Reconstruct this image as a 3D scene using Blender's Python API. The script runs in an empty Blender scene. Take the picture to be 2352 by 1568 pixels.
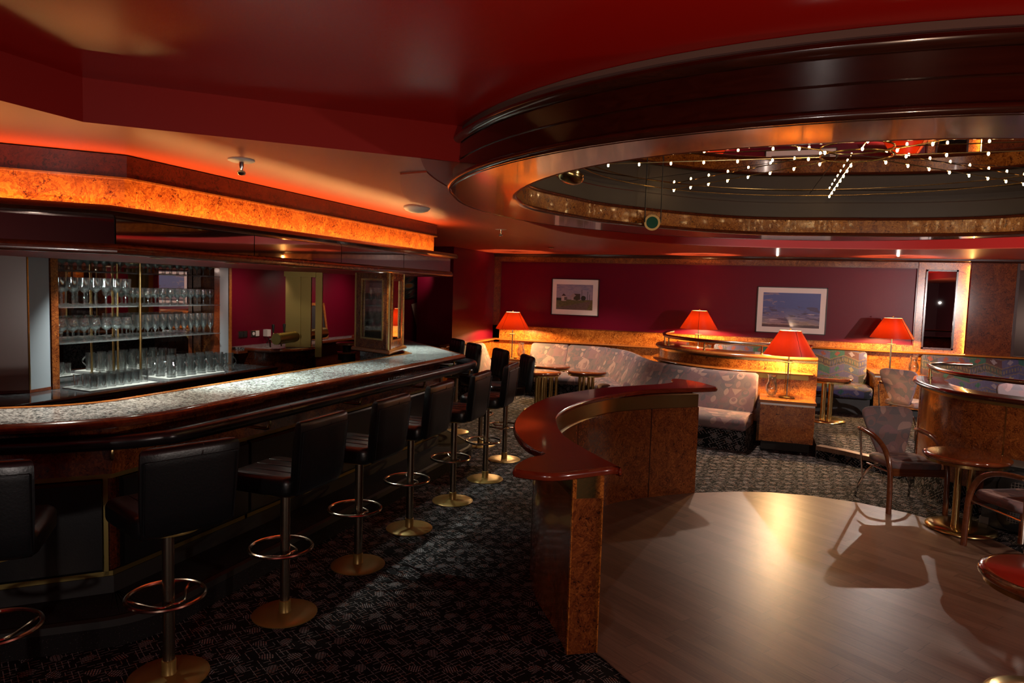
import bpy, bmesh, math, random
from mathutils import Vector, Matrix
random.seed(7)
PI = math.pi
scn = bpy.context.scene
COL = scn.collection
# ------------------------------------------------------------------ shaders
class V:
    """a socket with arithmetic"""
    nt = None
    def __init__(s, k): s.k = k
    @staticmethod
    def m(op, *a, clamp=False):
        n = V.nt.nodes.new('ShaderNodeMath'); n.operation = op; n.use_clamp = clamp
        for i, x in enumerate(a):
            if isinstance(x, V): V.nt.links.new(x.k, n.inputs[i])
            else: n.inputs[i].default_value = x
        return V(n.outputs[0])
    def __add__(s, o): return V.m('ADD', s, o)
    __radd__ = __add__
    def __sub__(s, o): return V.m('SUBTRACT', s, o)
    def __rsub__(s, o): return V.m('SUBTRACT', o, s)
    def __mul__(s, o): return V.m('MULTIPLY', s, o)
    __rmul__ = __mul__
    def __truediv__(s, o): return V.m('DIVIDE', s, o)
    def fl(s): return V.m('FLOOR', s)
    def fr(s): return V.m('FRACT', s)
    def ab(s): return V.m('ABSOLUTE', s)
    def lt(s, o): return V.m('LESS_THAN', s, o)
    def gt(s, o): return V.m('GREATER_THAN', s, o)
    def mn(s, o): return V.m('MINIMUM', s, o)
    def mx(s, o): return V.m('MAXIMUM', s, o)
    def cos(s): return V.m('COSINE', s)
    def sin(s): return V.m('SINE', s)
    def sq(s): return V.m('SQRT', s)
def vec(x, y, z=0.0):
    n = V.nt.nodes.new('ShaderNodeCombineXYZ')
    for i, v in enumerate((x, y, z)):
        if isinstance(v, V): V.nt.links.new(v.k, n.inputs[i])
        else: n.inputs[i].default_value = v
    return V(n.outputs[0])
def sep(v):
    n = V.nt.nodes.new('ShaderNodeSeparateXYZ'); V.nt.links.new(v.k, n.inputs[0])
    return V(n.outputs[0]), V(n.outputs[1]), V(n.outputs[2])
def coord(kind):
    n = V.nt.nodes.new('ShaderNodeTexCoord'); return V(n.outputs[kind])
def noise(v, scale, detail=3, dist=0.0, rough=.5, color=False):
    n = V.nt.nodes.new('ShaderNodeTexNoise'); V.nt.links.new(v.k, n.inputs['Vector'])
    n.inputs['Scale'].default_value = scale; n.inputs['Detail'].default_value = detail
    n.inputs['Distortion'].default_value = dist; n.inputs['Roughness'].default_value = rough
    return V(n.outputs['Color' if color else 0])
def white(v):
    n = V.nt.nodes.new('ShaderNodeTexWhiteNoise'); n.noise_dimensions = '3D'
    V.nt.links.new(v.k, n.inputs['Vector']); return V(n.outputs['Value'])
def voro(v, scale, out='Distance', rnd=1.0, feature='F1', metric='EUCLIDEAN'):
    n = V.nt.nodes.new('ShaderNodeTexVoronoi'); n.feature = feature; n.distance = metric
    V.nt.links.new(v.k, n.inputs['Vector']); n.inputs['Scale'].default_value = scale
    n.inputs['Randomness'].default_value = rnd; return V(n.outputs[out])
def ramp(f, stops, interp='LINEAR'):
    n = V.nt.nodes.new('ShaderNodeValToRGB'); e = n.color_ramp; e.interpolation = interp
    while len(e.elements) < len(stops): e.elements.new(.5)
    for el, (p, c) in zip(e.elements, stops): el.position = p; el.color = (*c, 1)
    V.nt.links.new(f.k, n.inputs[0]); return V(n.outputs[0])
def mix(f, a, b):
    n = V.nt.nodes.new('ShaderNodeMix'); n.data_type = 'RGBA'
    if isinstance(f, V): V.nt.links.new(f.k, n.inputs[0])
    else: n.inputs[0].default_value = f
    for i, c in ((6, a), (7, b)):
        if isinstance(c, V): V.nt.links.new(c.k, n.inputs[i])
        else: n.inputs[i].default_value = (*c, 1)
    return V(n.outputs[2])
def bump(h, strength=.2, dist=.01):
    n = V.nt.nodes.new('ShaderNodeBump'); n.inputs['Strength'].default_value = strength
    n.inputs['Distance'].default_value = dist; V.nt.links.new(h.k, n.inputs['Height']); return V(n.outputs[0])
M = {}
def mat(name, col=(.5, .5, .5), rough=.5, metal=0.0, fn=None, coat=0.0, spec=.5, **kw):
    m = bpy.data.materials.new(name); m.use_nodes = True; M[name] = m
    V.nt = m.node_tree; b = V.nt.nodes['Principled BSDF']
    b.inputs['Base Color'].default_value = (*col, 1); b.inputs['Roughness'].default_value = rough
    b.inputs['Metallic'].default_value = metal; b.inputs['Coat Weight'].default_value = coat
    b.inputs['Coat Roughness'].default_value = .06; b.inputs['Specular IOR Level'].default_value = spec
    for k, v in kw.items(): b.inputs[k.replace('_', ' ')].default_value = v
    if fn:
        r = fn()
        for k, v in r.items(): V.nt.links.new(v.k, b.inputs[k])
    return m
def glow(name, col, strength, base=(.8, .8, .8)):
    m = mat(name, base, .4); b = m.node_tree.nodes['Principled BSDF']
    b.inputs['Emission Color'].default_value = (*col, 1); b.inputs['Emission Strength'].default_value = strength
    return m
def burl(dark, mid, light, scale=1.0, fk=.45):
    def f():
        o = coord('Object')
        w = noise(o, 3.6 * scale, 4, 3.0, .6)
        g = noise(o, 13 * scale, 6, 4.5, .66)
        fl = noise(o, 36 * scale, 3, 2.0, .6)
        cl = noise(o, 8 * scale, 2, 1.0, .5)
        sw = ((w * 9 + g * 2.5).fr() - .5).ab()
        fleck = V.m('SUBTRACT', fl, .54, clamp=True) * V.m('MULTIPLY', V.m('SUBTRACT', cl, .44, clamp=True), 9.0, clamp=True) * (5.5 * fk)
        t = w * .40 + g * .62 + sw * .24 - .07 - fleck
        return {'Base Color': ramp(t, [(.20, dark), (.45, mid), (.68, light)])}
    return f
def grain(a, b, ax=(1.2, 22, 22)):
    def f():
        o = coord('Object'); x, y, z = sep(o)
        n = noise(vec(x * ax[0], y * ax[1], z * ax[2]), 1.6, 4, .6, .6)
        return {'Base Color': ramp(n, [(.3, a), (.7, b)])}
    return f
mat('burl_amber', rough=.22, coat=.45, fn=burl((.040, .008, .002), (.27, .072, .010), (.62, .23, .036)))
mat('burl_red', rough=.2, coat=.5, fn=burl((.016, .004, .002), (.125, .030, .008), (.30, .092, .020), 1.0, .3))
mat('burl_dark', rough=.22, coat=.5, fn=burl((.010, .002, .001), (.06, .010, .003), (.13, .026, .007), 1.0, .3))
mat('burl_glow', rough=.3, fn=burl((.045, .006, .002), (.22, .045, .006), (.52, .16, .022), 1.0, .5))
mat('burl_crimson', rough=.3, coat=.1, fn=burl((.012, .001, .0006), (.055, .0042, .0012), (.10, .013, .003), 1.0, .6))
mat('burl_panel', rough=.12, fn=burl((.016, .003, .001), (.085, .016, .005), (.19, .045, .010)))
mat('mahogany', rough=.2, coat=.6, fn=grain((.075, .014, .005), (.15, .032, .010)))
mat('mahogany_dark', rough=.2, coat=.6, fn=grain((.022, .005, .002), (.05, .011, .005)))
mat('mahogany_black', rough=.16, coat=.6, fn=grain((.010, .0025, .0012), (.026, .006, .0026)))
mat('mahogany_red', rough=.19, coat=.7, fn=grain((.105, .013, .005), (.19, .026, .009), (6, 6, 20)))
mat('honey_wood', rough=.2, coat=.6, fn=grain((.20, .060, .012), (.34, .115, .024)))
mat('chair_wood', rough=.22, coat=.6, fn=grain((.10, .026, .009), (.17, .05, .016)))
mat('table_wood', rough=.10, coat=.9, fn=grain((.095, .020, .007), (.20, .048, .014), (5, 22, 22)))
mat('brass', (.58, .42, .17), .22, 1.0)
mat('brass_satin', (.30, .225, .075), .42, 1.0)
mat('gold_paint', (.33, .215, .06), .38, .55)
mat('bronze_tube', (.44, .34, .26), .2, 1.0)
mat('pole_metal', (.36, .30, .22), .27, 1.0)
mat('chrome', (.72, .68, .62), .12, 1.0)
mat('leather', (.0055, .0060, .0070), .31, spec=.5, fn=lambda: {'Normal': bump(noise(coord('Object'), 90, 3), .12, .004)})
mat('leather_roll', (.010, .008, .009), .27, spec=.65)
mat('mirror', (.86, .84, .82), .004, 1.0)
mat('mirror_smoky', (.46, .36, .32), .03, 1.0)
mat('mirror_ceiling', (.60, .50, .44), .015, 1.0)
mat('black_matte', (.008, .007, .007), .6)
mat('black_plastic', (.012, .012, .012), .35)
mat('white_plastic', (.62, .60, .56), .4)
mat('cream_paint', (.62, .55, .47), .5)
mat('paper', (.70, .56, .42), .7)
mat('mat_board', (.72, .64, .58), .6)
mat('mat_board', (.72, .64, .58), .6)
mat('mat_white', (.27, .27, .255), .5)
mat('kick_black', (.012, .010, .009), .55)
mat('grey_paint', (.09, .075, .065), .55)
mat('frost_blue', (.27, .30, .33), .22, coat=.3)
mat('frost_brown', (.34, .25, .23), .25, coat=.3)
mat('plaster_edge', (.13, .07, .055), .8)
mat('green_lens', (.005, .10, .05), .08, coat=.6)
mat('steel', (.45, .43, .40), .3, 1.0)
mat('ceiling_low', (.42, .058, .024), .33, spec=.45)
mat('ceiling_band', (.38, .055, .030), .36, spec=.45)
mat('ceiling_high', (.40, .007, .003), .27, spec=.24)
mat('ceiling_riser', (.30, .012, .009), .45, spec=.3)
mat('wall_red', (.108, .0012, .012), .36, spec=.19, fn=lambda: {'Normal': bump(noise(coord('Object'), 160, 2), .05, .002)})
mat('wall_dark', (.07, .003, .010), .5)
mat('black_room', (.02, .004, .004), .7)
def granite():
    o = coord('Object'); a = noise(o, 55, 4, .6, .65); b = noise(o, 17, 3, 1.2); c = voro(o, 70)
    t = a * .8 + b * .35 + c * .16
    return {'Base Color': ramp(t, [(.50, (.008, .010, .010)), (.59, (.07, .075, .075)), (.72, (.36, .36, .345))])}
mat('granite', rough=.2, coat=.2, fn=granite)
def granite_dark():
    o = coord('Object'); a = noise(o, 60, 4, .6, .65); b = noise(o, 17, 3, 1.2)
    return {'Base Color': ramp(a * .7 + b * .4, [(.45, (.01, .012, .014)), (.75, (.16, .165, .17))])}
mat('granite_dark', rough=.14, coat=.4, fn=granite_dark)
# ---- carpet: near black ground, broken pale crossing strokes and hatched oval medallions
def carpet_fn(base=(.0065, .006, .0065), pale=(.30, .285, .295), red=(.32, .18, .145), kind='UV'):
    def f():
        o = coord(kind); x, y, z = sep(o)
        a = .42
        u = x * math.cos(a) + y * math.sin(a); v = y * math.cos(a) - x * math.sin(a)
        S = 6.8
        row = (v * S).fl()
        us = u * S + row * .5
        ci = us.fl()
        cell = vec(ci, row, 3.0)
        r1 = white(cell); r2 = white(vec(ci, row, 9.0))
        lx = us.fr() - .5 + (r1 - .5) * .28; ly = (v * S).fr() - .5 + (r2 - .5) * .28
        ang = (r1 * 6).fl() * .55
        ca = ang.cos(); sa = ang.sin()
        ex = lx * ca + ly * sa; ey = ly * ca - lx * sa
        d = (ex * ex / .072 + ey * ey / .036)
        inside = d.lt(1.0)
        hatch = ((ex * 11 + ey * 3).fr()).lt(.52) * ((ey * 9).fr()).lt(.78)
        oval = inside * hatch
        # broken strokes
        def strokes(p, q, sc, off):
            k = (p * sc).fl()
            line = ((p * sc).fr() - .5).ab().lt(.075)
            brk = white(vec(k, (q * sc * .62 + white(vec(k, 1.0, off)) * 3).fl(), off)).lt(.52)
            gap = ((q * sc * .62 + white(vec(k, 1.0, off)) * 3).fr()).lt(.84)
            return line * brk * gap
        p1 = u * .82 + v * .57; q1 = v * .82 - u * .57
        st = strokes(p1, q1, 38, 2.0).mx(strokes(q1, p1, 38, 5.0))
        st = st * (1.0 - d.lt(1.18))
        spk = noise(vec(u, v, 0.0), 300, 1)
        mask = oval.mx(st * .85) * (spk * .9 + .35)
        hue = white(vec((u * 60).fl(), (v * 60).fl(), 1.0))
        c = mix(hue.gt(.84), pale, red)
        return {'Base Color': mix(mask, base, c)}
    return f
mat('carpet', rough=.95, spec=.1, fn=carpet_fn())
mat('step_carpet', rough=.9, spec=.15, fn=lambda: {'Base Color': ramp(noise(coord('Object'), 130, 2, 0, .7), [(.62, (.010, .008, .008)), (.80, (.10, .08, .075))])})
def planks():
    o = coord('Object'); x, y, z = sep(o); a = math.atan2(-.75, 1.085)
    u = x * math.cos(a) + y * math.sin(a); v = y * math.cos(a) - x * math.sin(a)
    W = .085
    row = (v / W).fl(); sh = white(vec(row, 4.0, 1.0))
    col = (u / .8 + sh * 7).fl()
    tone = white(vec(row, col, 2.0))
    g = noise(vec(u * 2.6, v * 46, tone * 9), 1.0, 6, 1.9, .72)
    c = ramp(g * .95 + tone * .24 - .06, [(.24, (.080, .042, .027)), (.48, (.142, .078, .051)), (.8, (.225, .132, .090))])
    edge = ((v / W).fr() - .5).ab().gt(.485).mx(((u / .8 + sh * 7).fr() - .5).ab().gt(.4975))
    return {'Base Color': mix(edge * .65, c, (.05, .032, .024)), 'Normal': bump(g, .14, .003), 'Roughness': g * .2 + .27}
mat('planks', rough=.36, spec=.42, fn=planks)
# ---- muted geometric upholstery: arcs, discs, leaves and triangles in pink, grey and sage
def deco(dark=1.0):
    pal = [(.0, (.165, .097, .098)), (.17, (.088, .086, .098)), (.33, (.25, .150, .142)), (.46, (.135, .105, .108)), (.60, (.185, .103, .116)), (.76, (.33, .215, .190)), (.88, (.105, .082, .102))]
    pal = [(p, tuple(x * dark for x in c)) for p, c in pal]
    def f():
        o = coord('UV'); x, y, z = sep(o)
        S = 8.5
        def layer(u, v, seed):
            ci = u.fl(); cj = v.fl(); fx = u.fr() - .5; fy = v.fr() - .5
            r = white(vec(ci, cj, seed)); r2 = white(vec(ci, cj, seed + 7))
            disc = (fx * fx + fy * fy).lt(.17)
            half = disc * fy.gt(0.02)
            tri = (fx.ab() * 1.35 + fy).lt(.32) * fy.gt(-.42)
            leaf = ((fx - .28) * (fx - .28) + fy * fy).lt(.27) * ((fx + .28) * (fx + .28) + fy * fy).lt(.27)
            ring = disc * (1.0 - (fx * fx + (fy + .12) * (fy + .12)).lt(.055))
            shp = r.lt(.2) * ring + r.gt(.2) * r.lt(.42) * half + r.gt(.42) * r.lt(.68) * tri + r.gt(.68) * leaf
            return shp, (r2 + shp * .37).fr(), r2
        s1, c1, _ = layer(x * S + y * 1.2, y * S, 1.0)
        s2, c2, _ = layer(x * S * .62 + .3, y * S * .62 + x * 1.1, 4.0)
        c0 = white(vec((x * S * .5 + y * 2).fl(), (y * S * .5 - x * 1.4).fl(), 3.0))
        a = ramp(c0, pal, 'CONSTANT'); b = ramp(c2, pal, 'CONSTANT'); c = ramp(c1, pal, 'CONSTANT')
        col = mix(.28, mix(s1 * .9, mix(s2 * .85, a, b), c), tuple(q * dark for q in (.160, .115, .118)))
        w = noise(vec(x * 60, y * 700, 0.0), 1.0, 2) * .45 + .72
        n = V.nt.nodes.new('ShaderNodeHueSaturation'); V.nt.links.new(col.k, n.inputs['Color']); V.nt.links.new(w.k, n.inputs['Value'])
        return {'Base Color': V(n.outputs[0])}
    return f
mat('fabric_deco', rough=.8, spec=.25, fn=deco(1.0))
mat('fabric_chair', rough=.8, spec=.25, fn=deco(1.4))
# ---- ikat upholstery: rows of hexagon motifs, zigzags and streaks in indigo, teal, red and ochre
def ikat():
    o = coord('UV'); x, y, z = sep(o)
    jit = noise(vec(x * 95, y * 3, 0.0), 1.0, 2) * .055
    P = .44
    ci = (x / P).fl()
    fx = ((x / P).fr() - .5).ab() * 2
    yy = y + jit
    t = yy / .13 + fx * .62
    band = t.fl(); ft = t.fr()
    pal = [(0, (.050, .048, .16)), (.2, (.055, .085, .18)), (.36, (.025, .12, .12)), (.50, (.10, .036, .05)), (.62, (.045, .055, .08)), (.8, (.072, .064, .21))]
    hue = white(vec(band, (x / P * 2).fl() * .5, 2.0))
    st = noise(vec(x * 160, y * 9, 0.0), 1.0, 2)
    c = ramp((hue * .85 + st * .28).fr(), pal, 'CONSTANT')
    edge = ft.lt(.10)
    c = mix(edge * .85, c, (.20, .125, .065))
    k = ((t * 1.0) / 3).fr().lt(.34)
    crn = ((x * 26 + jit * 30).fr() - .5).ab().gt(.24) * ft.gt(.35) * ft.lt(.75) * k
    c = mix(crn * .8, c, (.19, .135, .075))
    mx_ = fx - .5; my = ft - .55
    mot = (mx_.ab() * 2.2 + my.ab() * 1.3 + noise(vec(x * 40, y * 40, 0.0), 1.0, 1) * .35).lt(.62)
    mc = ramp(white(vec(band, ci, 8.0)), [(0, (.26, .21, .30)), (.3, (.20, .030, .035)), (.52, (.03, .13, .115)), (.75, (.27, .21, .12))], 'CONSTANT')
    c = mix(mot * (1.0 - k), c, mc)
    n = V.nt.nodes.new('ShaderNodeHueSaturation'); n.inputs['Saturation'].default_value = .82; V.nt.links.new(c.k, n.inputs['Color']); V.nt.links.new((st * .5 + .20).k, n.inputs['Value'])
    return {'Base Color': V(n.outputs[0])}
mat('fabric_ikat', rough=.85, spec=.2, fn=ikat)
def shade_mat(name, col, trans):
    m = bpy.data.materials.new(name); m.use_nodes = True; M[name] = m
    nt = m.node_tree; nt.nodes.clear(); o = nt.nodes.new('ShaderNodeOutputMaterial')
    d = nt.nodes.new('ShaderNodeBsdfPrincipled'); d.inputs['Roughness'].default_value = .35; V.nt = nt
    gm = nt.nodes.new('ShaderNodeNewGeometry'); nt.links.new(mix(V(gm.outputs['Backfacing']), col, (.62, .50, .36)).k, d.inputs['Base Color'])
    t = nt.nodes.new('ShaderNodeBsdfTranslucent'); t.inputs[0].default_value = (*trans, 1)
    x = nt.nodes.new('ShaderNodeMixShader'); x.inputs[0].default_value = .5
    nt.links.new(d.outputs[0], x.inputs[1]); nt.links.new(t.outputs[0], x.inputs[2]); nt.links.new(x.outputs[0], o.inputs[0])
shade_mat('lamp_shade', (.30, .0065, .002), (.025, .0015, .0002))
def glass_mat(name, tint=(1, 1, 1), gl=.09, haze=.0):
    m = bpy.data.materials.new(name); m.use_nodes = True; M[name] = m
    nt = m.node_tree; nt.nodes.clear(); o = nt.nodes.new('ShaderNodeOutputMaterial')
    t = nt.nodes.new('ShaderNodeBsdfTransparent'); t.inputs[0].default_value = (*tint, 1)
    g = nt.nodes.new('ShaderNodeBsdfGlossy'); g.inputs['Roughness'].default_value = .04
    lw = nt.nodes.new('ShaderNodeLayerWeight'); lw.inputs['Blend'].default_value = .42
    mp = nt.nodes.new('ShaderNodeMath'); mp.operation = 'MULTIPLY_ADD'; mp.inputs[1].default_value = .42; mp.inputs[2].default_value = gl
    nt.links.new(lw.outputs['Fresnel'], mp.inputs[0])
    x = nt.nodes.new('ShaderNodeMixShader'); nt.links.new(mp.outputs[0], x.inputs[0])
    nt.links.new(t.outputs[0], x.inputs[1]); nt.links.new(g.outputs[0], x.inputs[2])
    df = nt.nodes.new('ShaderNodeBsdfDiffuse'); df.inputs[0].default_value = (.8, .8, .8, 1); y = nt.nodes.new('ShaderNodeMixShader'); y.inputs[0].default_value = haze
    nt.links.new(x.outputs[0], y.inputs[1]); nt.links.new(df.outputs[0], y.inputs[2]); nt.links.new(y.outputs[0], o.inputs[0])
glass_mat('glass', (.95, .97, .97), .16, .006)
glass_mat('shelf_glass', (.80, .87, .85), .06, .04)
glass_mat('pane', (.95, .96, .96), .02)
glow('bulb_warm', (1, .62, .26), 45)
glow('led_cool', (.88, 1, .86), 28)
glow('led_warm', (1, .80, .45), 2.5)
# ---- the two pictures
def pic_road():
    o = coord('UV'); x, y, z = sep(o)          # x 0..1, y 0..1
    cl = noise(vec(x * 3, y * 9, 0.0), 2.0, 5, .6)
    sky = ramp(cl * .7 + y * .3, [(.3, (.16, .16, .26)), (.55, (.30, .25, .30)), (.8, (.10, .12, .24))])
    gr = noise(vec(x * 14, y * 30, 0.0), 1.0, 3)
    grass = ramp(gr, [(.3, (.045, .055, .018)), (.7, (.14, .12, .045))])
    road = ramp(gr, [(.3, (.075, .055, .05)), (.7, (.13, .095, .08))])
    c = mix(y.lt(.40), sky, grass)
    onroad = y.lt(.40) * (x * .32 + .06 - y).gt(0.0) * (1.0 - (x - .84 - y * .35).gt(0.0))
    c = mix(onroad, c, road)
    def box(x0, x1, y0, y1): return x.gt(x0) * x.lt(x1) * y.gt(y0) * y.lt(y1)
    c = mix(box(.0, .14, .36, .46), c, (.012, .018, .012))
    c = mix(box(.14, .27, .34, .54), c, (.42, .33, .32)); c = mix(box(.22, .30, .37, .5), c, (.10, .08, .08))
    c = mix((y - .54).gt(0.0) * ((x - .205).ab() * 1.5 + y).lt(.64), c, (.05, .025, .025))
    c = mix(box(.42, .66, .38, .54), c, (.34, .26, .25)); c = mix(box(.48, .66, .40, .64), c, (.05, .03, .022))
    c = mix(((x - .47).ab() * 1.4 + y).lt(.66) * y.gt(.5), c, (.30, .22, .22))
    c = mix(((x - .57) * (x - .57) * 1.6 + (y - .47) * (y - .47)).lt(.009), c, (.04, .035, .015))
    c = mix(((x - .745) * (x - .745) * 2 + (y - .47) * (y - .47)).lt(.009), c, (.015, .018, .010))
    for px, t in ((.70, .80), (.86, .74), (.91, .62)):
        c = mix(box(px - .006, px + .006, .40, t), c, (.03, .03, .04))
    return {'Base Color': c}
def pic_sky():
    o = coord('UV'); x, y, z = sep(o)
    n = noise(vec(x * 2.2, y * 7 + x * 1.2, 0.0), 1.6, 5, .8); n2 = noise(vec(x * 1.5, y * 4, 2.0), 2.2, 4, .8)
    c = ramp(y * .8 + n2 * .3, [(.15, (.30, .20, .12)), (.38, (.14, .12, .22)), (.6, (.06, .08, .24)), (.95, (.07, .10, .28))])
    c = mix(n.gt(.56) * y.gt(.12) * y.lt(.62) * .85, c, (.055, .035, .075))
    c = mix(n2.gt(.60) * x.lt(.38) * .6, c, (.26, .19, .22))
    c = mix(noise(vec(x * 2, y * 22, 5.0), 1.4, 3).gt(.62) * y.gt(.1) * y.lt(.42), c, (.46, .36, .36))
    c = mix((y + noise(vec(x * 12, 0.0, 0.0), 1.0, 2) * .05).lt(.10), c, (.06, .025, .03))
    return {'Base Color': c}
mat('print_road', rough=.5, fn=pic_road, coat=.8); mat('print_sky', rough=.5, fn=pic_sky, coat=.8)
def poster():
    o = coord('UV'); x, y, z = sep(o)
    s = noise(vec((x + y * .6) * 3, (y - x * .5) * 14, 0.0), 1.0, 3, .8)
    c = ramp(s, [(.32, (.006, .008, .007)), (.48, (.02, .03, .025)), (.56, (.12, .015, .01)), (.60, (.02, .03, .03)), (.70, (.14, .14, .10))])
    r = ((x - .35) * (x - .35) + (y - .38) * (y - .38) * 3.4).sq()
    c = mix(r.lt(.16), c, (.10, .09, .07)); c = mix(r.lt(.11), c, (.20, .06, .012))
    return {'Base Color': c}
mat('poster_print', rough=.4, fn=poster)
def note_fn():
    o = coord('UV'); x, y, z = sep(o)
    r = ((x - .5) * (x - .5) + (y - .55) * (y - .55) * 1.6).sq()
    c = mix((r - .27).ab().lt(.012), (.62, .46, .33), (.30, .18, .12))
    c = mix(noise(vec(x * 16, y * 22, 0.0), 1.0, 1).gt(.62) * r.lt(.2), c, (.32, .20, .13))
    c = mix(x.gt(.30) * x.lt(.44) * y.gt(.10) * y.lt(.2), c, (.34, .17, .05)); c = mix(x.gt(.62) * x.lt(.9) * y.gt(.08) * y.lt(.22), c, (.08, .10, .16))
    return {'Base Color': c}
mat('note_print', rough=.7, fn=note_fn)
# ------------------------------------------------------------------ mesh helpers
class MB:
    def __init__(s): s.v = []; s.f = []; s.uv = []
    def face(s, idx, uv=None): s.f.append(tuple(idx)); s.uv.append(uv)
    def box(s, c, d, rz=0.0, R=None):
        b = len(s.v); R = R or Matrix.Rotation(rz, 3, 'Z'); c = Vector(c)
        for z in (-.5, .5):
            for x, y in ((-.5, -.5), (.5, -.5), (.5, .5), (-.5, .5)):
                s.v.append(c + R @ Vector((x * d[0], y * d[1], z * d[2])))
        for q in ((3, 2, 1, 0), (4, 5, 6, 7), (0, 1, 5, 4), (1, 2, 6, 5), (2, 3, 7, 6), (3, 0, 4, 7)): s.face([b + i for i in q])
        return s
    def quad(s, pts, uv=True):
        b = len(s.v); s.v += [Vector(p) for p in pts]
        s.face(range(b, b + 4), [(0, 0), (1, 0), (1, 1), (0, 1)] if uv else None); return s
    def prism(s, poly, z0, z1):
        b = len(s.v); n = len(poly)
        s.v += [Vector((x, y, z0)) for x, y in poly] + [Vector((x, y, z1)) for x, y in poly]
        s.face([b + i for i in range(n)][::-1]); s.face([b + n + i for i in range(n)])
        for i in range(n): j = (i + 1) % n; s.face((b + i, b + j, b + n + j, b + n + i))
        return s
    def loft(s, rings, cap=True, uv=False):
        b = len(s.v); n = len(rings[0])
        for r in rings: s.v += [Vector(p) for p in r]
        for k in range(len(rings) - 1):
            for i in range(n):
                j = (i + 1) % n; s.face((b + k * n + i, b + k * n + j, b + (k + 1) * n + j, b + (k + 1) * n + i))
        if cap:
            s.face([b + i for i in range(n)][::-1]); s.face([b + (len(rings) - 1) * n + i for i in range(n)])
        return s
    def lathe(s, prof, c=(0, 0, 0), n=24, cap=True):
        c = Vector(c)
        return s.loft([[c + Vector((r * math.cos(2 * PI * i / n), r * math.sin(2 * PI * i / n), z)) for i in range(n)] for r, z in prof], cap)
    def cyl(s, a, b_, r, n=12, r2=None):
        a = Vector(a); b_ = Vector(b_); d = (b_ - a).normalized()
        u = d.orthogonal().normalized(); w = d.cross(u); r2 = r if r2 is None else r2
        return s.loft([[p + u * (q * math.cos(2 * PI * i / n)) + w * (q * math.sin(2 * PI * i / n)) for i in range(n)] for p, q in ((a, r), (b_, r2))])
    def tube(s, pts, r, n=8, closed=False, flat=1.0):
        pts = [Vector(p) for p in pts]; rings = []; m = len(pts)
        T = []
        for i in range(m):
            a = pts[(i - 1) % m] if closed or i else pts[i]; b_ = pts[(i + 1) % m] if closed or i < m - 1 else pts[i]
            T.append((b_ - a).normalized())
        u = T[0].orthogonal().normalized()
        if abs(T[0].z) < .9: u = Vector((0, 0, 1)) - T[0] * T[0].z; u.normalize()
        for i in range(m):
            u = (u - T[i] * u.dot(T[i])).normalized(); w = T[i].cross(u)
            rr = r[i] if isinstance(r, (list, tuple)) else r
            rings.append([pts[i] + u * (rr * math.cos(2 * PI * k / n)) + w * (rr * flat * math.sin(2 * PI * k / n)) for k in range(n)])
        if closed: rings.append(rings[0])
        return s.loft(rings, not closed)
    def sphere(s, c, r, n=12, m=8, sz=1.0):
        return s.lathe([(max(1e-4, r * math.sin(PI * k / m)), -r * sz * math.cos(PI * k / m)) for k in range(m + 1)], c, n, False)
    def sweep(s, path, prof, closed=False, closedprof=True, z0=0.0, caps=True, sc=None):
        """profile points (o, z): o runs to the RIGHT of the direction of travel"""
        P = [Vector((p[0], p[1])) for p in path]; m = len(P); N = []
        for i in range(m):
            a = P[i] - P[i - 1] if (i or closed) else P[1] - P[0]
            b_ = P[(i + 1) % m] - P[i] if (i < m - 1 or closed) else a
            a.normalize(); b_ = b_.normalized()
            na = Vector((a.y, -a.x)); nb = Vector((b_.y, -b_.x)); h = na + nb
            if h.length < 1e-6: h = na
            h.normalize(); N.append(h / max(.35, h.dot(na)))
        L = [0.0]
        for i in range(1, m): L.append(L[-1] + (P[i] - P[i - 1]).length)
        if closed: L.append(L[-1] + (P[0] - P[-1]).length)
        q = len(prof); PL = [0.0]
        for i in range(1, q + 1): PL.append(PL[-1] + math.dist(prof[i % q], prof[i - 1]))
        b = len(s.v)
        for i in range(m):
            for o, z in prof: p = P[i] + N[i] * (o * (sc(P[i].x) if sc else 1.0)); s.v.append(Vector((p.x, p.y, z + z0)))
        for i in range(m if closed else m - 1):
            i2 = (i + 1) % m
            for k in range(q if closedprof else q - 1):
                k2 = (k + 1) % q
                s.face((b + i * q + k, b + i2 * q + k, b + i2 * q + k2, b + i * q + k2),
                       [(L[i], PL[k]), (L[i + 1], PL[k]), (L[i + 1], PL[k + 1]), (L[i], PL[k + 1])])
        if closedprof and caps and not closed:
            s.face([b + k for k in range(q)]); s.face([b + (m - 1) * q + k for k in range(q)][::-1])
        return s
def rr(w, d, r, c=(0, 0), n=4, z=0.0):
    """rounded rectangle ring"""
    out = []; r = min(r, w / 2 - 1e-4, d / 2 - 1e-4)
    for sx, sy, a0 in ((1, 1, 0), (-1, 1, 90), (-1, -1, 180), (1, -1, 270)):
        for k in range(n + 1):
            a = math.radians(a0 + 90 * k / n)
            out.append((c[0] + sx * (w / 2 - r) + r * math.cos(a), c[1] + sy * (d / 2 - r) + r * math.sin(a), z))
    return out
def cushion(mb, w, d, z0, z1, r=.03, c=(0, 0), rc=.05):
    """soft box with rolled edges"""
    rings = []
    for k in range(5):
        a = math.radians(90 * k / 4); q = r * (1 - math.sin(a)); rings.append(rr(w - 2 * q, d - 2 * q, max(.004, rc - q), c, 4, z0 + r * (1 - math.cos(a))))
    for k in range(5):
        a = math.radians(90 * k / 4); q = r * (1 - math.cos(a)); rings.append(rr(w - 2 * q, d - 2 * q, max(.004, rc - q), c, 4, z1 - r + r * math.sin(a)))
    return mb.loft(rings)
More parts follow.
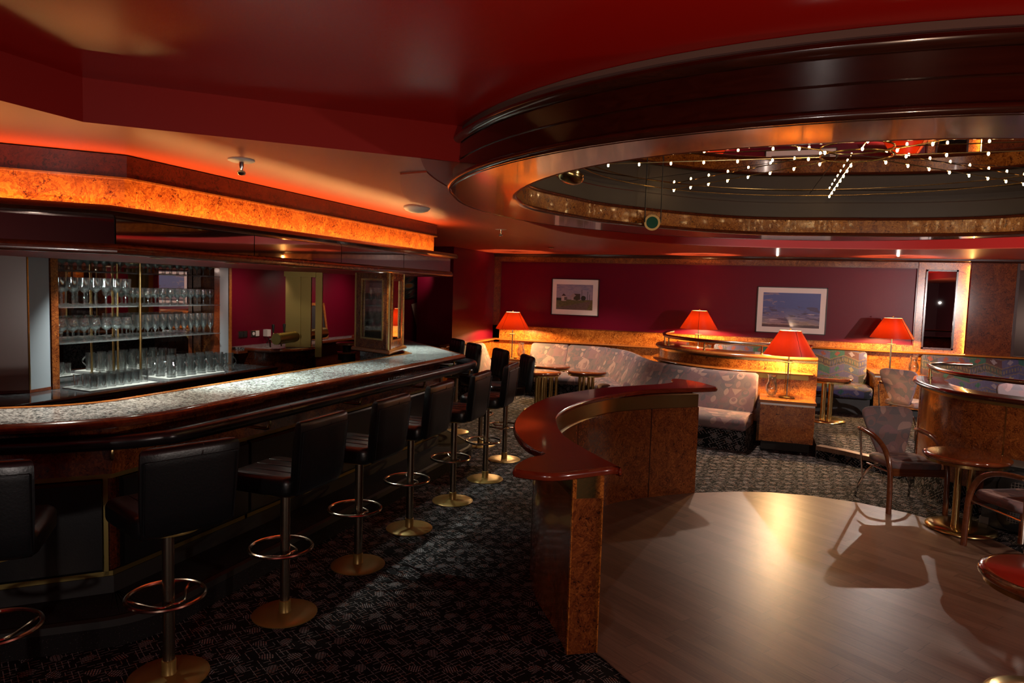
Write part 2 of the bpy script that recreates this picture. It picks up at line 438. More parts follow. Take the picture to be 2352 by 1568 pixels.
def cr(pts, n=8, closed=False):
    """Catmull-Rom through points"""
    P = [Vector(p) for p in pts]; m = len(P); out = []
    for i in range(m if closed else m - 1):
        if closed: a, b, c, d = P[i - 1], P[i], P[(i + 1) % m], P[(i + 2) % m]
        else: a, b, c, d = P[max(0, i - 1)], P[i], P[i + 1], P[min(m - 1, i + 2)]
        for k in range(n):
            t = k / n
            out.append(.5 * ((2 * b) + (c - a) * t + (2 * a - 5 * b + 4 * c - d) * t * t + (3 * b - a - 3 * c + d) * t ** 3))
    if not closed: out.append(P[-1])
    return [tuple(p) for p in out]
def fillet(pts, rads, n=8):
    out = []
    for i, p in enumerate(pts):
        r = rads[i] if i < len(rads) else 0
        if i in (0, len(pts) - 1) or r <= 0: out.append(tuple(p)); continue
        p = Vector(p); a = (Vector(pts[i - 1]) - p); b = (Vector(pts[i + 1]) - p)
        t = r * math.tan((PI - a.angle(b)) / 2); A = p + a.normalized() * t; B = p + b.normalized() * t
        for k in range(n + 1):
            u = k / n; out.append(tuple(A * (1 - u) ** 2 + p * 2 * u * (1 - u) + B * u * u))
    return out
def resample(path, step):
    P = [Vector(p) for p in path]; out = [P[0]]; acc = 0.0
    for a, b in zip(P, P[1:]):
        L = (b - a).length; n = max(1, int(math.ceil(L / step)))
        for k in range(1, n + 1): out.append(a.lerp(b, k / n))
    return [tuple(p) for p in out]
def sub(path, s0, s1):
    """piece of a 2D polyline between arc lengths"""
    P = [Vector(p) for p in path]; out = []; L = 0.0
    for a, b in zip(P, P[1:]):
        l = (b - a).length
        if L + l >= s0 and L <= s1:
            t0 = max(0.0, (s0 - L) / l); t1 = min(1.0, (s1 - L) / l)
            if not out: out.append(tuple(a.lerp(b, t0)))
            q = tuple(a.lerp(b, t1))
            if (Vector(q) - Vector(out[-1])).length > 1e-5: out.append(q)
        L += l
    return out
def plen(path): return sum(math.dist(a, b) for a, b in zip(path, path[1:]))
def tag(o, label=None, cat=None, group=None, kind=None):
    for k, v in (('label', label), ('category', cat), ('group', group), ('kind', kind)):
        if v: o[k] = v
    return o
def build(name, mb, m, parent=None, ang=40, world=False):
    me = bpy.data.meshes.new(name)
    off = parent.matrix_basis.translation if (parent and world) else Vector((0, 0, 0))
    if parent and world and parent.parent: off = off + parent.parent.matrix_basis.translation
    me.from_pydata([v - off for v in mb.v], [], mb.f)
    uvl = me.uv_layers.new(name='UVMap')
    bm = bmesh.new(); bm.from_mesh(me); lay = bm.loops.layers.uv.active
    bm.faces.ensure_lookup_table()
    for f, u in zip(bm.faces, mb.uv):
        f.normal_update()
        if u:
            for l, q in zip(f.loops, u): l[lay].uv = q
        else:
            n = f.normal; a = max(range(3), key=lambda i: abs(n[i]))
            for l in f.loops:
                c = l.vert.co; l[lay].uv = ((c.y, c.z), (c.x, c.z), (c.x, c.y))[a]
    bmesh.ops.recalc_face_normals(bm, faces=bm.faces)
    bm.to_mesh(me); bm.free()
    me.shade_smooth(); me.set_sharp_from_angle(angle=math.radians(ang))
    me.materials.append(M[m] if isinstance(m, str) else m)
    o = bpy.data.objects.new(name, me); COL.objects.link(o)
    if parent: o.parent = parent
    return o
def thing(name, label, cat, loc=(0, 0, 0), rz=0.0, group=None):
    o = bpy.data.objects.new(name, None); COL.objects.link(o); o.empty_display_size = .1
    o.location = loc; o.rotation_euler = (0, 0, rz); return tag(o, label, cat, group)
def struct(name, mb, m, parent=None, ang=40): return tag(build(name, mb, m, parent, ang), kind='structure')
KIDS = {}
def remember(o):
    KIDS[o.name] = [c for c in bpy.data.objects if c.parent == o]
def dup(root, loc, rz=0.0, label=None, group=None, scale=None):
    r = root.copy(); COL.objects.link(r); r.location = loc; r.rotation_euler = (0, 0, rz)
    if scale: r.scale = (scale,) * 3
    tag(r, label, None, group)
    for ch in KIDS.get(root.name, []):
        c = ch.copy(); COL.objects.link(c); c.parent = r
        for g in KIDS.get(ch.name, []):
            d = g.copy(); COL.objects.link(d); d.parent = c
    return r
def light(kind, name, loc, energy, col=(1, 1, 1), size=.05, target=None, spot=None, blend=.3, sx=None, sy=None):
    l = bpy.data.lights.new(name, kind); l.energy = energy; l.color = col
    o = bpy.data.objects.new(name, l); COL.objects.link(o); o.location = loc
    if kind == 'AREA': l.shape = 'RECTANGLE'; l.size = sx; l.size_y = sy
    else: l.shadow_soft_size = size
    if kind == 'SPOT': l.spot_size = math.radians(spot); l.spot_blend = blend
    if target is not None:
        d = Vector(target) - Vector(loc); o.rotation_euler = d.to_track_quat('-Z', 'Y').to_euler()
    return o
# ------------------------------------------------------------------ the room
XB, YB = -6.45, 13.1
def flat(name, poly, z, m, kind=True):
    mb = MB(); mb.v = [Vector((x, y, z)) for x, y in poly]; mb.face(range(len(poly)), [(x, y) for x, y in poly])
    return struct(name, mb, m) if kind else mb
flat('floor', [(-6.7, -3.4), (6.4, -3.4), (6.4, 13.2), (-6.7, 13.2)], 0.0, 'carpet')
DIV = cr([(-.73, 3.60), (-.90, 3.88), (-1.14, 4.27), (-1.30, 4.70), (-1.375, 5.08), (-1.375, 5.50), (-1.30, 5.95), (-1.16, 6.32), (-.86, 6.67), (-.50, 6.985)], 6)
far_dance = [(-.503, 6.996)] + [(.608 + 1.568 * math.cos(math.radians(a)), 5.827 + 1.568 * math.sin(math.radians(a))) for a in (118, 105, 90, 75, 60, 45, 30, 15)]
dance = DIV + far_dance[1:] + cr([(2.25, 5.9), (2.42, 5.2), (2.30, 4.4), (1.9, 3.7), (1.2, 3.2), (.4, 3.0), (-.2, 3.16), (-.50, 3.38)], 5) + [(-.66, 3.54)]
mb = MB(); mb.prism(dance, .001, .006)
struct('floor_dance', mb, 'planks')
PLAT = [(.76, 9.22), (1.05, 9.06), (1.3, 8.86), (1.52, 8.6), (1.70, 8.3), (1.72, 8.0), (1.84, 7.6), (2.14, 7.28), (2.64, 7.0), (3.3, 6.8), (6.4, 6.5), (6.4, 13.1), (-1.40, 13.1), (-1.40, 11.6), (-1.05, 10.75), (-.5, 10.30), (.76, 10.22)]
mb = MB(); mb.prism(PLAT, .0, .15); mb.uv[1] = [(x, y) for x, y in PLAT]
struct('floor_platform', mb, 'carpet')
mb = MB(); mb.sweep(PLAT[:5], [(-.10, .15), (-.10, .158), (.02, .158), (.02, .105), (.005, .105), (.005, .15)])
struct('trim_1', mb, 'planks')
def wallbox(name, x0, x1, y0, y1, z0, z1, m): return struct(name, MB().box(((x0 + x1) / 2, (y0 + y1) / 2, (z0 + z1) / 2), (x1 - x0, y1 - y0, z1 - z0)), m)
wallbox('wall_back', -7, 6.4, YB, YB + .2, 0, 3, 'wall_red')
wallbox('wall_bar', XB - .2, XB, -3.4, 11.9, 0, 3, 'wall_red')
mb = MB(); mb.prism([(-5.02, YB), (-5.02, 11.09), (-5.71, 11.09), (-5.71, 11.7), (-6.6, 11.75), (-6.6, YB)], 0, 2.9)
struct('wall_left', mb, 'wall_red')
wallbox('wall_right', 6.2, 6.4, -3.4, YB, 0, 3, 'wall_dark')
wallbox('wall_front', -6.7, 6.4, -3.6, -3.4, 0, 3, 'wall_dark')
# ---- ceilings: a lower painted ceiling, a tall recess with a high glossy ceiling, and an oval border plate
OVAL = cr([(-1.80, 3.50), (-1.96, 3.90), (-2.06, 4.30), (-2.12, 4.75), (-2.22, 5.6), (-2.30, 7.0), (-2.15, 8.5), (-1.42, 9.74), (-.156, 10.46), (1.456, 10.70), (2.51, 10.47), (3.5, 9.9), (4.5, 8.6), (5.0, 6.8), (5.0, 4.0)], 5)
HOLE = [(-1.45, 3.85), (-1.60, 4.25), (-1.90, 4.85), (-2.19, 5.3)] + [p for p in OVAL if p[1] > 5.5 or p[0] > 0]
low = [(-2.98, -3.4), (-2.98, 2.42)] + HOLE + [(5, -3.4), (6.4, -3.4), (6.4, 13.15), (-6.6, 13.15), (-6.6, -3.4)]
flat('ceiling_low', low, 2.66, 'ceiling_low')
edge = low[:2] + HOLE + [(5, -3.4)]
mb = MB(); mb.sweep(edge, [(0, 2.66), (0, 2.86)], closedprof=False)
struct('ceiling_riser', mb, 'ceiling_riser')
outer = cr([(-2.17, 3.95), (-2.57, 4.72), (-2.84, 5.49), (-2.95, 6.5), (-2.99, 8.2), (-3.0, 10.0), (-2.98, 11.2), (-2.55, 12.25), (-1.6, 12.6), (0, 12.7), (3, 12.7), (5.5, 12.7)], 4)
flat('ceiling_glow_patch', [p for p in OVAL if p[1] < 5.5 and p[0] < 0] + [(-2.16, 5.28), (-1.90, 4.85), (-1.60, 4.25), (-1.45, 3.85)], 2.656, 'ceiling_riser')  # flat red patch painted in for the red-lit edge of the recess
band = outer + [(5.5, 4.0)] + [p for p in reversed(OVAL) if p[1] > 3.85]
mb = MB(); mb.prism(band, 2.650, 2.6605)
struct('ceiling_band', mb, 'ceiling_band')
def polar(c, table, n=96):
    T = sorted(table); out = []
    for k in range(n):
        a = 360 * k / n
        for i in range(len(T)):
            a0, r0 = T[i]; a1, r1 = T[(i + 1) % len(T)]
            if i == len(T) - 1: a1 += 360
            aa = a if a >= T[0][0] else a + 360
            if a0 <= aa <= a1:
                t = (aa - a0) / (a1 - a0); t = t * t * (3 - 2 * t); r = r0 * (1 - t) + r1 * t; break
        out.append((c[0] + r * math.cos(math.radians(a)), c[1] + r * math.sin(math.radians(a))))
    return out
RC = (.45, 5.2)
R_OUT = polar(RC, [(2, 2.66), (45, 2.70), (78, 2.72), (111, 2.56), (126, 2.53), (142, 2.46), (170, 2.50), (199, 2.565), (211, 2.61), (238, 2.61), (270, 2.59), (315, 2.62)])
R_IN = polar(RC, [(2, 2.36), (49, 2.48), (91, 2.07), (140, 1.87), (165, 1.95), (194, 2.14), (206, 2.18), (246, 2.26), (270, 2.22), (282, 2.2), (320, 2.3)])
# high ceiling with the opening of the ring left free
mb = MB(); n = len(R_IN); mb.v = [Vector((x, y, 2.86)) for x, y in R_IN]
for x, y in R_IN:
    dx, dy = x - RC[0], y - RC[1]; t = min(9 / abs(dx) if dx else 99, 9 / abs(dy) if dy else 99)
    mb.v.append(Vector((RC[0] + dx * t, RC[1] + dy * t, 2.86)))
for i in range(n): j = (i + 1) % n; mb.face((i, j, n + j, n + i))
struct('ceiling_high', mb, 'ceiling_high')
ring = thing('ceiling_ring', 'large round dark wood ceiling ring with polished underside hanging over the dance floor', 'ceiling ring', (RC[0], RC[1], 2.55))
rv = lambda L: list(reversed(L))       # clockwise travel: right side points inwards; use counter-clockwise so right = outwards
build('outer_fascia', MB().sweep(R_OUT, [(-.02, 2.56), (-.02, 2.80)], True, False), 'mahogany_black', ring, world=True)
def mould(w, h, z, o=0.0, n=6):
    """half-round moulding profile, bulging to +o"""
    return [(o, z)] + [(o + w * math.sin(PI * k / n), z + h / 2 - h / 2 * math.cos(PI * k / n)) for k in range(1, n)] + [(o, z + h)]
build('top_moulding', MB().sweep(R_OUT, mould(.035, .05, 2.765, -.015), True), 'mahogany_dark', ring, world=True)
build('bottom_moulding', MB().sweep(R_OUT, mould(.03, .045, 2.548, -.02), True), 'mahogany_dark', ring, world=True)
build('middle_bead', MB().sweep(R_OUT, [(-.02, 2.67), (-.012, 2.672), (-.02, 2.68)], True), 'mahogany_dark', ring, world=True)
build('plaster_lip', MB().sweep(R_OUT, [(-.03, 2.80), (-.03, 2.858)], True, False), 'plaster_edge', ring, world=True)
mb = MB(); mb.v = [Vector((x, y, 2.55)) for x, y in R_OUT] + [Vector((x, y, 2.55)) for x, y in R_IN]
for k in range(n): j = (k + 1) % n; mb.face((k, j, n + j, n + k))
build('soffit', mb, 'mahogany_soffit' if 'mahogany_soffit' in M else 'mahogany', ring, world=True)
build('inner_fascia', MB().sweep(R_IN, [(0, 2.55), (0, 2.72)], True, False), 'burl_amber', ring, world=True)
build('inner_moulding', MB().sweep(rv(R_IN), mould(.03, .035, 2.548, -.01), True), 'mahogany', ring, world=True)
build('inner_moulding', MB().sweep(rv(R_IN), mould(.03, .03, 2.695, -.005), True), 'mahogany', ring, world=True)
build('recess_wall', MB().sweep(R_IN, [(0, 2.72), (.02, 2.72), (.02, 2.925)], True, False), 'grey_paint', ring, world=True)
mb = MB(); mb.v = [Vector((x, y, 2.92)) for x, y in R_IN]; mb.face(range(n))
build('mirror_panel', mb, 'mirror_ceiling', ring, world=True)
for a in (92, 30, 150):
    r = MB(); q = Vector((math.cos(math.radians(a)), math.sin(math.radians(a)), 0)) * 1.85
    r.box((RC[0] + q.x * .5, RC[1] + q.y * .5, 2.9195), (1.85, .004, .002), math.radians(a)); build('mirror_joint', r, 'black_matte', ring, world=True)
# ---- back wall joinery
def trim(nm, x0, x1, y0, y1, z0, z1, m): return wallbox(nm, x0, x1, y0, y1, z0, z1, m)
trim('trim_2', -5.02, 6.2, YB - .03, YB, 2.50, 2.615, 'burl_red')
mb = MB(); mb.sweep([(-5.02, YB), (6.2, YB)], [(0, 2.60), (.05, 2.60), (.055, 2.615), (.08, 2.63), (.085, 2.66), (0, 2.66)]); struct('trim_3', mb, 'mahogany_dark')
trim('trim_4', -5.02, -4.88, YB - .03, YB, .9, 2.5, 'burl_red')
trim('trim_5', -5.02, 2.44, YB - .03, YB, .60, 1.235, 'burl_amber')
mb = MB(); mb.sweep([(-4.88, YB - .03), (-4.88, YB - .03)], [(0, 0)]) if False else None
mb = MB().box((-4.876, YB - .035, 1.87), (.012, .014, 1.27)).box((-1.22, YB - .035, 2.503), (7.3, .014, .012)).box((-1.22, YB - .035, 1.237), (7.3, .014, .012)).box((2.43, YB - .035, 1.87), (.012, .014, 1.27))
struct('trim_6', mb, 'mahogany')
trim('trim_7', 2.44, 3.165, YB - .05, YB, 1.0, 2.60, 'burl_amber')
trim('trim_8', 3.185, 3.80, YB - .06, YB, 1.0, 2.60, 'burl_panel')
trim('trim_9', 3.80, 3.84, YB - .07, YB, 1.0, 2.60, 'mahogany_dark')
trim('wall_mirror', 3.84, 6.2, YB - .02, YB, 1.0, 2.60, 'mirror_smoky')
trim('trim_10', -1.1, 6.2, YB - .03, YB - .001, .15, 1.10, 'burl_amber')
rail_prof = lambda z: [(0, z), (.10, z), (.125, z + .008), (.13, z + .02), (.12, z + .032), (.10, z + .036), (0, z + .036)]
struct('trim_11', MB().sweep([(-4.98, YB - .03), (-1.45, YB - .03)], rail_prof(.945)), 'honey_wood')
struct('trim_12', MB().sweep([(-1.35, YB - .03), (6.2, YB - .03)], rail_prof(1.10)), 'honey_wood')
struct('trim_13', MB().sweep([(-5.02, 10.6), (-5.02, YB - .15)], rail_prof(.945)), 'honey_wood')
trim('trim_14', -5.02, -4.99, 10.6, YB, .3, .945, 'burl_amber')
# ---- mirror on the burl panel
wm = thing('wall_mirror_panel', 'tall narrow bevelled mirror framed in wood on the amber burl panel of the back wall', 'mirror', (2.775, YB - .05, 1.2))
build('glass', MB().box((2.775, YB - .056, 1.835), (.41, .01, 1.25)), 'mirror', wm, world=True)
fr = MB()
for cx, cz, w, h in ((2.56, 1.835, .025, 1.30), (2.99, 1.835, .025, 1.30), (2.775, 1.20, .455, .025), (2.775, 2.47, .455, .025)): fr.box((cx, YB - .065, cz), (w, .03, h))
build('frame', fr, 'mahogany_dark', wm, world=True)
# ------------------------------------------------------------------ the bar
ZC = 1.16
BODY = [(-5.2, 1.14), (-3.42, 2.92), (-3.42, 7.2), (-5.35, 9.13)]
CNT = fillet([(-5.1, 1.03), (-3.25, 2.88), (-3.25, 7.62), (-5.55, 9.92)], [0, 1.1, .14, 0], 12)
bar = thing('bar_counter', 'long angled bar counter with grey granite top, red brown wood edge and black leather front', 'bar counter', (-3.6, 5.0, 0))
W = lambda nm, mb, m, par=None, **k: build(nm, mb, m, par or bar, world=True, **k)
INN = fillet([(-5.524, 1.454), (-3.85, 3.128), (-3.85, 7.371), (-5.974, 9.496)], [0, .7, 0, 0], 10)
_t = MB().sweep(CNT, [(-.05, 0), (-.05, 1)], closedprof=False); _o = [(v.x, v.y) for v in _t.v[::2]]
mb = MB(); mb.prism(_o + INN[::-1], 1.125, ZC); top = W('granite_top', mb, 'granite')
W('edge_moulding', MB().sweep(CNT, [(-.09, 1.112), (-.03, 1.112), (-.008, 1.12), (0, 1.138), (-.008, 1.152), (-.03, 1.166), (-.058, 1.166), (-.058, 1.12)]), 'mahogany')
W('lower_moulding', MB().sweep(CNT, [(-.16, 1.088), (-.12, 1.088), (-.10, 1.095), (-.10, 1.112), (-.16, 1.112)]), 'mahogany')
W('back_edge_moulding', MB().sweep(INN, [(0, 1.10), (0, 1.165), (-.03, 1.168), (-.045, 1.15), (-.045, 1.10)]), 'honey_wood')
W('counter_body', MB().sweep(BODY, [(-.20, 0), (-.20, 1.10), (-.02, 1.10), (-.02, 0)]), 'burl_dark')
W('burl_apron', MB().sweep(BODY, [(-.02, .84), (.012, .84), (.012, 1.10), (-.02, 1.10)]), 'burl_red')
W('brass_strip', MB().sweep(BODY, [(0, .245), (.010, .245), (.010, .275), (0, .275)]), 'brass_satin')
W('brass_strip', MB().sweep(BODY, [(0, .815), (.012, .815), (.012, .84), (0, .84)]), 'brass_satin')
W('plinth', MB().sweep(BODY, [(-.02, .15), (.02, .15), (.02, .248), (-.02, .248)]), 'kick_black')
STEP = fillet([(-5.45, .66), (-3.02, 2.76), (-3.02, 7.38), (-5.1, 9.46)], [0, .45, .42, 0], 8)
W('foot_step', MB().sweep(STEP, [(-.50, 0), (-.50, .15), (-.02, .15), (0, .135), (0, 0)]), 'step_carpet')
W('step_edge', MB().sweep(STEP, [(-.012, .112), (.006, .112), (.006, .15), (-.03, .154), (-.03, .15)]), 'kick_black')
seg = []
s_bend = math.dist(BODY[0], BODY[1]); s_end = s_bend + math.dist(BODY[1], BODY[2])
for a, b in [(s_bend - 2.15, s_bend - 1.1), (s_bend - 1.06, s_bend - .045)] + [(s_bend + .045 + k * 1.065, s_bend + .045 + k * 1.065 + 1.035) for k in range(4)] + [(s_end + .05, s_end + 1.0), (s_end + 1.04, s_end + 2.0)]:
    W('leather_panel', MB().sweep(sub(BODY, a, b), [(.008, .285), (.032, .285), (.045, .30), (.045, .795), (.032, .81), (.008, .81)]), 'leather')
    W('brass_strip', MB().sweep(sub(BODY, b + .004, b + .028), [(0, .245), (.010, .245), (.010, .835), (0, .835)]), 'brass_satin')
ROLL = cr([(-5.1, 1.52), (-4.4, 2.08), (-3.79, 2.55), (-3.45, 2.82), (-3.26, 3.08), (-3.195, 3.45), (-3.19, 5.5), (-3.19, 7.2), (-3.20, 7.62), (-3.28, 7.88), (-3.52, 8.12), (-4.3, 8.9), (-5.3, 9.9)], 10)
roll = W('arm_rail', MB().tube([(x, y, 1.03) for x, y in ROLL], .047, 14), 'leather_roll')
L = plen(ROLL); s = .45
while s < L - .3:
    a, b = sub(ROLL, s - .006, s + .006)[0], sub(ROLL, s - .006, s + .006)[-1]
    W('rail_seam', MB().cyl((a[0], a[1], 1.03), (b[0], b[1], 1.03), .0485, 14), 'leather_roll'); s += .62
for s, (hx, hy) in ((1.2, (-.7, .7)), (2.2, (-.7, .7)), (3.35, (-1, 0)), (4.55, (-1, 0)), (5.75, (-1, 0)), (6.95, (-1, 0)), (7.9, (-1, 0))):
    p = Vector(sub(ROLL, s, s + .01)[0]); h = Vector((hx, hy, 0)).normalized(); q = Vector((p.x, p.y, 1.0))
    e = q + h * .24; e.z = .93
    W('rail_bracket', MB().tube(cr([q, (q.x, q.y, .95), (q.x + h.x * .04, q.y + h.y * .04, .925), (e.x, e.y, .93)], 5), .012).cyl(e, e - h * .012, .032), 'brass')
# ---- canopy above the bar
can = thing('bar_canopy', 'lit bar canopy with glowing amber burl fascia, mirror band and dark wood mouldings', 'canopy', (-3.6, 5.0, 2.08))
Cn = lambda nm, mb, m, **k: build(nm, mb, m, can, world=True, **k)
VAL = [(-5.4, 1.24), (-3.52, 3.12), (-3.52, 7.22), (-5.3, 9.0)]
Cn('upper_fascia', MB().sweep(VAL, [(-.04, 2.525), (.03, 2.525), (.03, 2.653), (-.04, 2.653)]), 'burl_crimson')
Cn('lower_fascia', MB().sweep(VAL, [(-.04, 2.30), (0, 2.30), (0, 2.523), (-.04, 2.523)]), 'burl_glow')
Cn('fascia_bead', MB().sweep(VAL, [(0, 2.518), (.036, 2.518), (.036, 2.528), (0, 2.528)]), 'honey_wood')
UPM = [(-5.35, .86), (-3.34, 2.87), (-3.34, 7.50), (-5.2, 9.36)]
Cn('upper_moulding', MB().sweep(UPM, [(-.22, 2.285), (-.04, 2.285), (-.012, 2.292), (0, 2.310), (-.006, 2.33), (-.02, 2.343), (-.05, 2.343), (-.05, 2.312), (-.22, 2.312)]), 'mahogany_dark')
BANDP = [(-5.4, .96), (-3.45, 2.99), (-3.45, 7.52), (-5.25, 9.32)]
Cn('band_core', MB().sweep(BANDP, [(-.05, 2.12), (-.006, 2.12), (-.006, 2.29), (-.05, 2.29)]), 'black_matte')
s1 = math.dist(BANDP[0], BANDP[1]); jo = [0.4, s1, s1 + 1.15, s1 + 2.26, s1 + 3.39, s1 + math.dist(BANDP[1], BANDP[2]), plen(BANDP) - .05]
for a, b in zip(jo, jo[1:]): Cn('mirror_band', MB().sweep(sub(BANDP, a + .004, b - .004), [(-.005, 2.125), (.004, 2.125), (.004, 2.288), (-.005, 2.288)]), 'mirror_smoky')
LOM = [(-5.4, 1.0), (-3.40, 2.96), (-3.40, 7.50), (-5.2, 9.3)]
Cn('lower_moulding', MB().sweep(LOM, [(-.10, 2.08), (-.025, 2.08), (-.004, 2.088), (0, 2.105), (-.006, 2.125), (-.02, 2.138), (-.10, 2.138)]), 'mahogany')
SO = [(-5.4, 1.06), (-3.46, 3.0), (-3.46, 7.48), (-5.2, 9.22)]
mb = MB(); mb.prism(SO + [(-5.72, 9.74), (-5.72, 1.0)], 2.098, 2.11); Cn('soffit', mb, 'ceiling_riser')
for px in [(-3.97, 3.78), (-3.97, 4.51), (-3.95, 5.26), (-3.69, 5.65), (-3.51, 6.0), (-3.70, 7.08), (-4.15, 7.85), (-5.66, 5.1), (-5.66, 5.5), (-5.66, 6.15)]:  # last three, over the back bar, are added for glints in the glasses
    d = Cn('downlight', MB().lathe([(.05, 2.0975), (.055, 2.092), (.035, 2.090), (.033, 2.0975)], (px[0], px[1], 0), 16), 'brass')
    build('lens', MB().lathe([(.001, 2.0935), (.032, 2.0935), (.032, 2.0965)], (px[0], px[1], 0), 14), 'led_cool', d, world=True)
# ---- divider wall by the dance floor
dv = thing('divider_wall', 'low curved burl wood divider with broad red brown top shelf and brass band beside the dance floor', 'divider', (-1.2, 5.2, 0))
D = lambda nm, mb, m, **k: build(nm, mb, m, dv, world=True, **k)
# DIV runs near -> far, so its right side faces the dance floor
D('wall_panel', MB().sweep(DIV, [(0, .006), (0, .86), (-.16, .86), (-.16, .006)]), 'burl_red')
D('brass_band', MB().sweep(DIV, [(-.015, .86), (-.015, .985), (-.145, .985), (-.145, .86)]), 'brass')
D('end_post', MB().sweep(sub(DIV, 0, .02), [(.006, .006), (.006, .985), (-.166, .985), (-.166, .006)]), 'burl_amber')
for s in (.95, 2.15, 3.3):
    D('panel_joint', MB().sweep(sub(DIV, s, s + .012), [(.002, .01), (.002, .86), (-.162, .86), (-.162, .01)]), 'mahogany_dark')
k = .968
tp = [(-.705, 3.73), (-.668, 3.72), (-.672, 3.76), (-.866, 4.0), (-1.159, 4.412), (-1.339, 4.862), (-1.416, 5.183), (-1.426, 5.593), (-1.345, 6.12), (-1.076, 6.80), (-.85, 7.09), (-.548, 7.33), (-.377, 7.51), (-.372, 7.57), (-.42, 7.66), (-.596, 7.905), (-.785, 8.045), (-.87, 8.03), (-.89, 7.94), (-.851, 7.70), (-.964, 7.45), (-1.25, 7.09), (-1.456, 6.786), (-1.695, 6.179), (-1.751, 5.634), (-1.711, 5.105), (-1.601, 4.627), (-1.478, 4.322), (-1.298, 4.01), (-1.143, 3.86), (-1.194, 3.74), (-1.212, 3.60), (-1.20, 3.48), (-1.17, 3.44), (-1.06, 3.432), (-.965, 3.45), (-.86, 3.55)]
tp = [(x * k, y * k) for x, y in tp]
TOP = cr(tp, 3, True)
if sum(a[0] * b[1] - a[1] * b[0] for a, b in zip(TOP, TOP[1:] + TOP[:1])) < 0: TOP = TOP[::-1]
mb = MB()
def inset(poly, d):
    P = [Vector(p) for p in poly]; m = len(P); out = []
    for i in range(m):
        a = (P[i] - P[i - 1]).normalized(); b = (P[(i + 1) % m] - P[i]).normalized(); h = Vector((-a.y - b.y, a.x + b.x))
        h = h.normalized() if h.length > 1e-4 else Vector((-a.y, a.x)); out.append(P[i] + h * d)
    return out
rings = [[(p.x, p.y, z) for p in inset(TOP, d)] for d, z in ((.014, .985), (.004, .992), (0, 1.008), (.003, 1.022), (.012, 1.031))]
mb.loft(rings)
D('top_shelf', mb, 'mahogany_red')
# ---- middle partition with brass rail, between the sofa and the upper seats
PM = cr([(-1.46, 11.75), (-1.49, 11.4), (-1.36, 10.85), (-.90, 10.30), (-.50, 10.05), (.05, 9.99), (.77, 9.99)], 8)
mp = thing('curved_partition', 'curved amber burl partition with two wood ledges and brass handrail behind the pale sofa', 'partition', (-.5, 10.2, 0))
Pn = lambda nm, mb, m, **k: build(nm, mb, m, mp, world=True, **k)
Pn('body', MB().sweep(PM, [(-.38, .0), (-.38, 1.13), (0, 1.13), (0, .0)]), 'burl_amber')
Pn('top_ledge', MB().sweep(PM, [(-.42, 1.125)] + mould(.055, .055, 1.125, 0) + [(-.42, 1.18)]), 'honey_wood')
Pn('lower_ledge', MB().sweep(sub(PM, 0, plen(PM) - .05), [(0, .93)] + mould(.07, .042, .93, .02) + [(0, .972)]), 'honey_wood')
Pn('brass_band', MB().sweep(PM, [(0, 1.095), (.006, 1.095), (.006, 1.125), (0, 1.125)]), 'brass')
Pn('brass_band', MB().sweep(sub(PM, 0, plen(PM) - .1), [(0, .865), (.006, .865), (.006, .93), (0, .93)]), 'brass_satin')
PMR = cr([(-1.38, 12.3), (-1.44, 11.8), (-1.40, 11.3), (-1.27, 10.85), (-.82, 10.30), (-.44, 10.08), (.07, 10.06), (.70, 10.06)], 8)
hr = Pn('handrail', MB().tube([(x, y, 1.31) for x, y in PMR], .027, 12), 'bronze_tube')
for px in ((-1.44, 11.7), (-1.28, 10.9), (-.70, 10.21), (.07, 10.06), (.66, 10.06)):
    Pn('rail_post', MB().cyl((px[0], px[1], 1.18), (px[0], px[1], 1.30), .012).cyl((px[0], px[1], 1.178), (px[0], px[1], 1.188), .026), 'brass')
# ---- right partition
PR = cr([(1.76, 8.85), (1.68, 8.42), (1.69, 7.98), (1.81, 7.58), (2.11, 7.26), (2.6, 6.98), (3.3, 6.76), (4.6, 6.6)], 8)
rp = thing('rounded_partition', 'dark red burl partition with rounded nose, brass handrail and patterned carpet kick', 'partition', (2.2, 7.2, 0))
Rn = lambda nm, mb, m, **k: build(nm, mb, m, rp, world=True, **k)
Rn('body', MB().sweep(PR, [(-.16, .15), (-.16, 1.09), (0, 1.09), (0, .24)]), 'burl_red')
Rn('kick', MB().sweep(sub(PR, .40, 9), [(-.02, 0), (-.02, .25), (.012, .25), (.012, 0)]), 'carpet')
Rn('end_board', MB().sweep(sub(PR, .0, .40), [(-.165, 0), (-.165, 1.085), (.008, 1.085), (.008, 0)]), 'burl_amber')
Rn('top_ledge', MB().sweep(PR, [(-.21, 1.08)] + mould(.05, .05, 1.08, .03) + [(-.21, 1.13)]), 'mahogany_dark')
Rn('brass_band', MB().sweep(PR, [(0, 1.05), (.005, 1.05), (.005, 1.08), (0, 1.08)]), 'brass_satin')
for s in (1.75, 3.0): Rn('brass_joint', MB().sweep(sub(PR, s, s + .010), [(0, .25), (.004, .25), (.004, 1.05), (0, 1.05)]), 'brass')
PRR = cr([(2.28, 9.05), (1.98, 8.95), (1.80, 8.7), (1.755, 8.4), (1.77, 8.0), (1.88, 7.64), (2.16, 7.34), (2.64, 7.06), (3.32, 6.84), (4.6, 6.68)], 8)
Rn('handrail', MB().tube([(x, y, 1.27) for x, y in PRR], .022, 12), 'bronze_tube')
for px in ((1.757, 8.45), (1.80, 8.68), (2.30, 7.25), (3.3, 6.845)):
    Rn('rail_post', MB().cyl((px[0], px[1], 1.13), (px[0], px[1], 1.26), .012).cyl((px[0], px[1], 1.128), (px[0], px[1], 1.138), .026), 'brass')
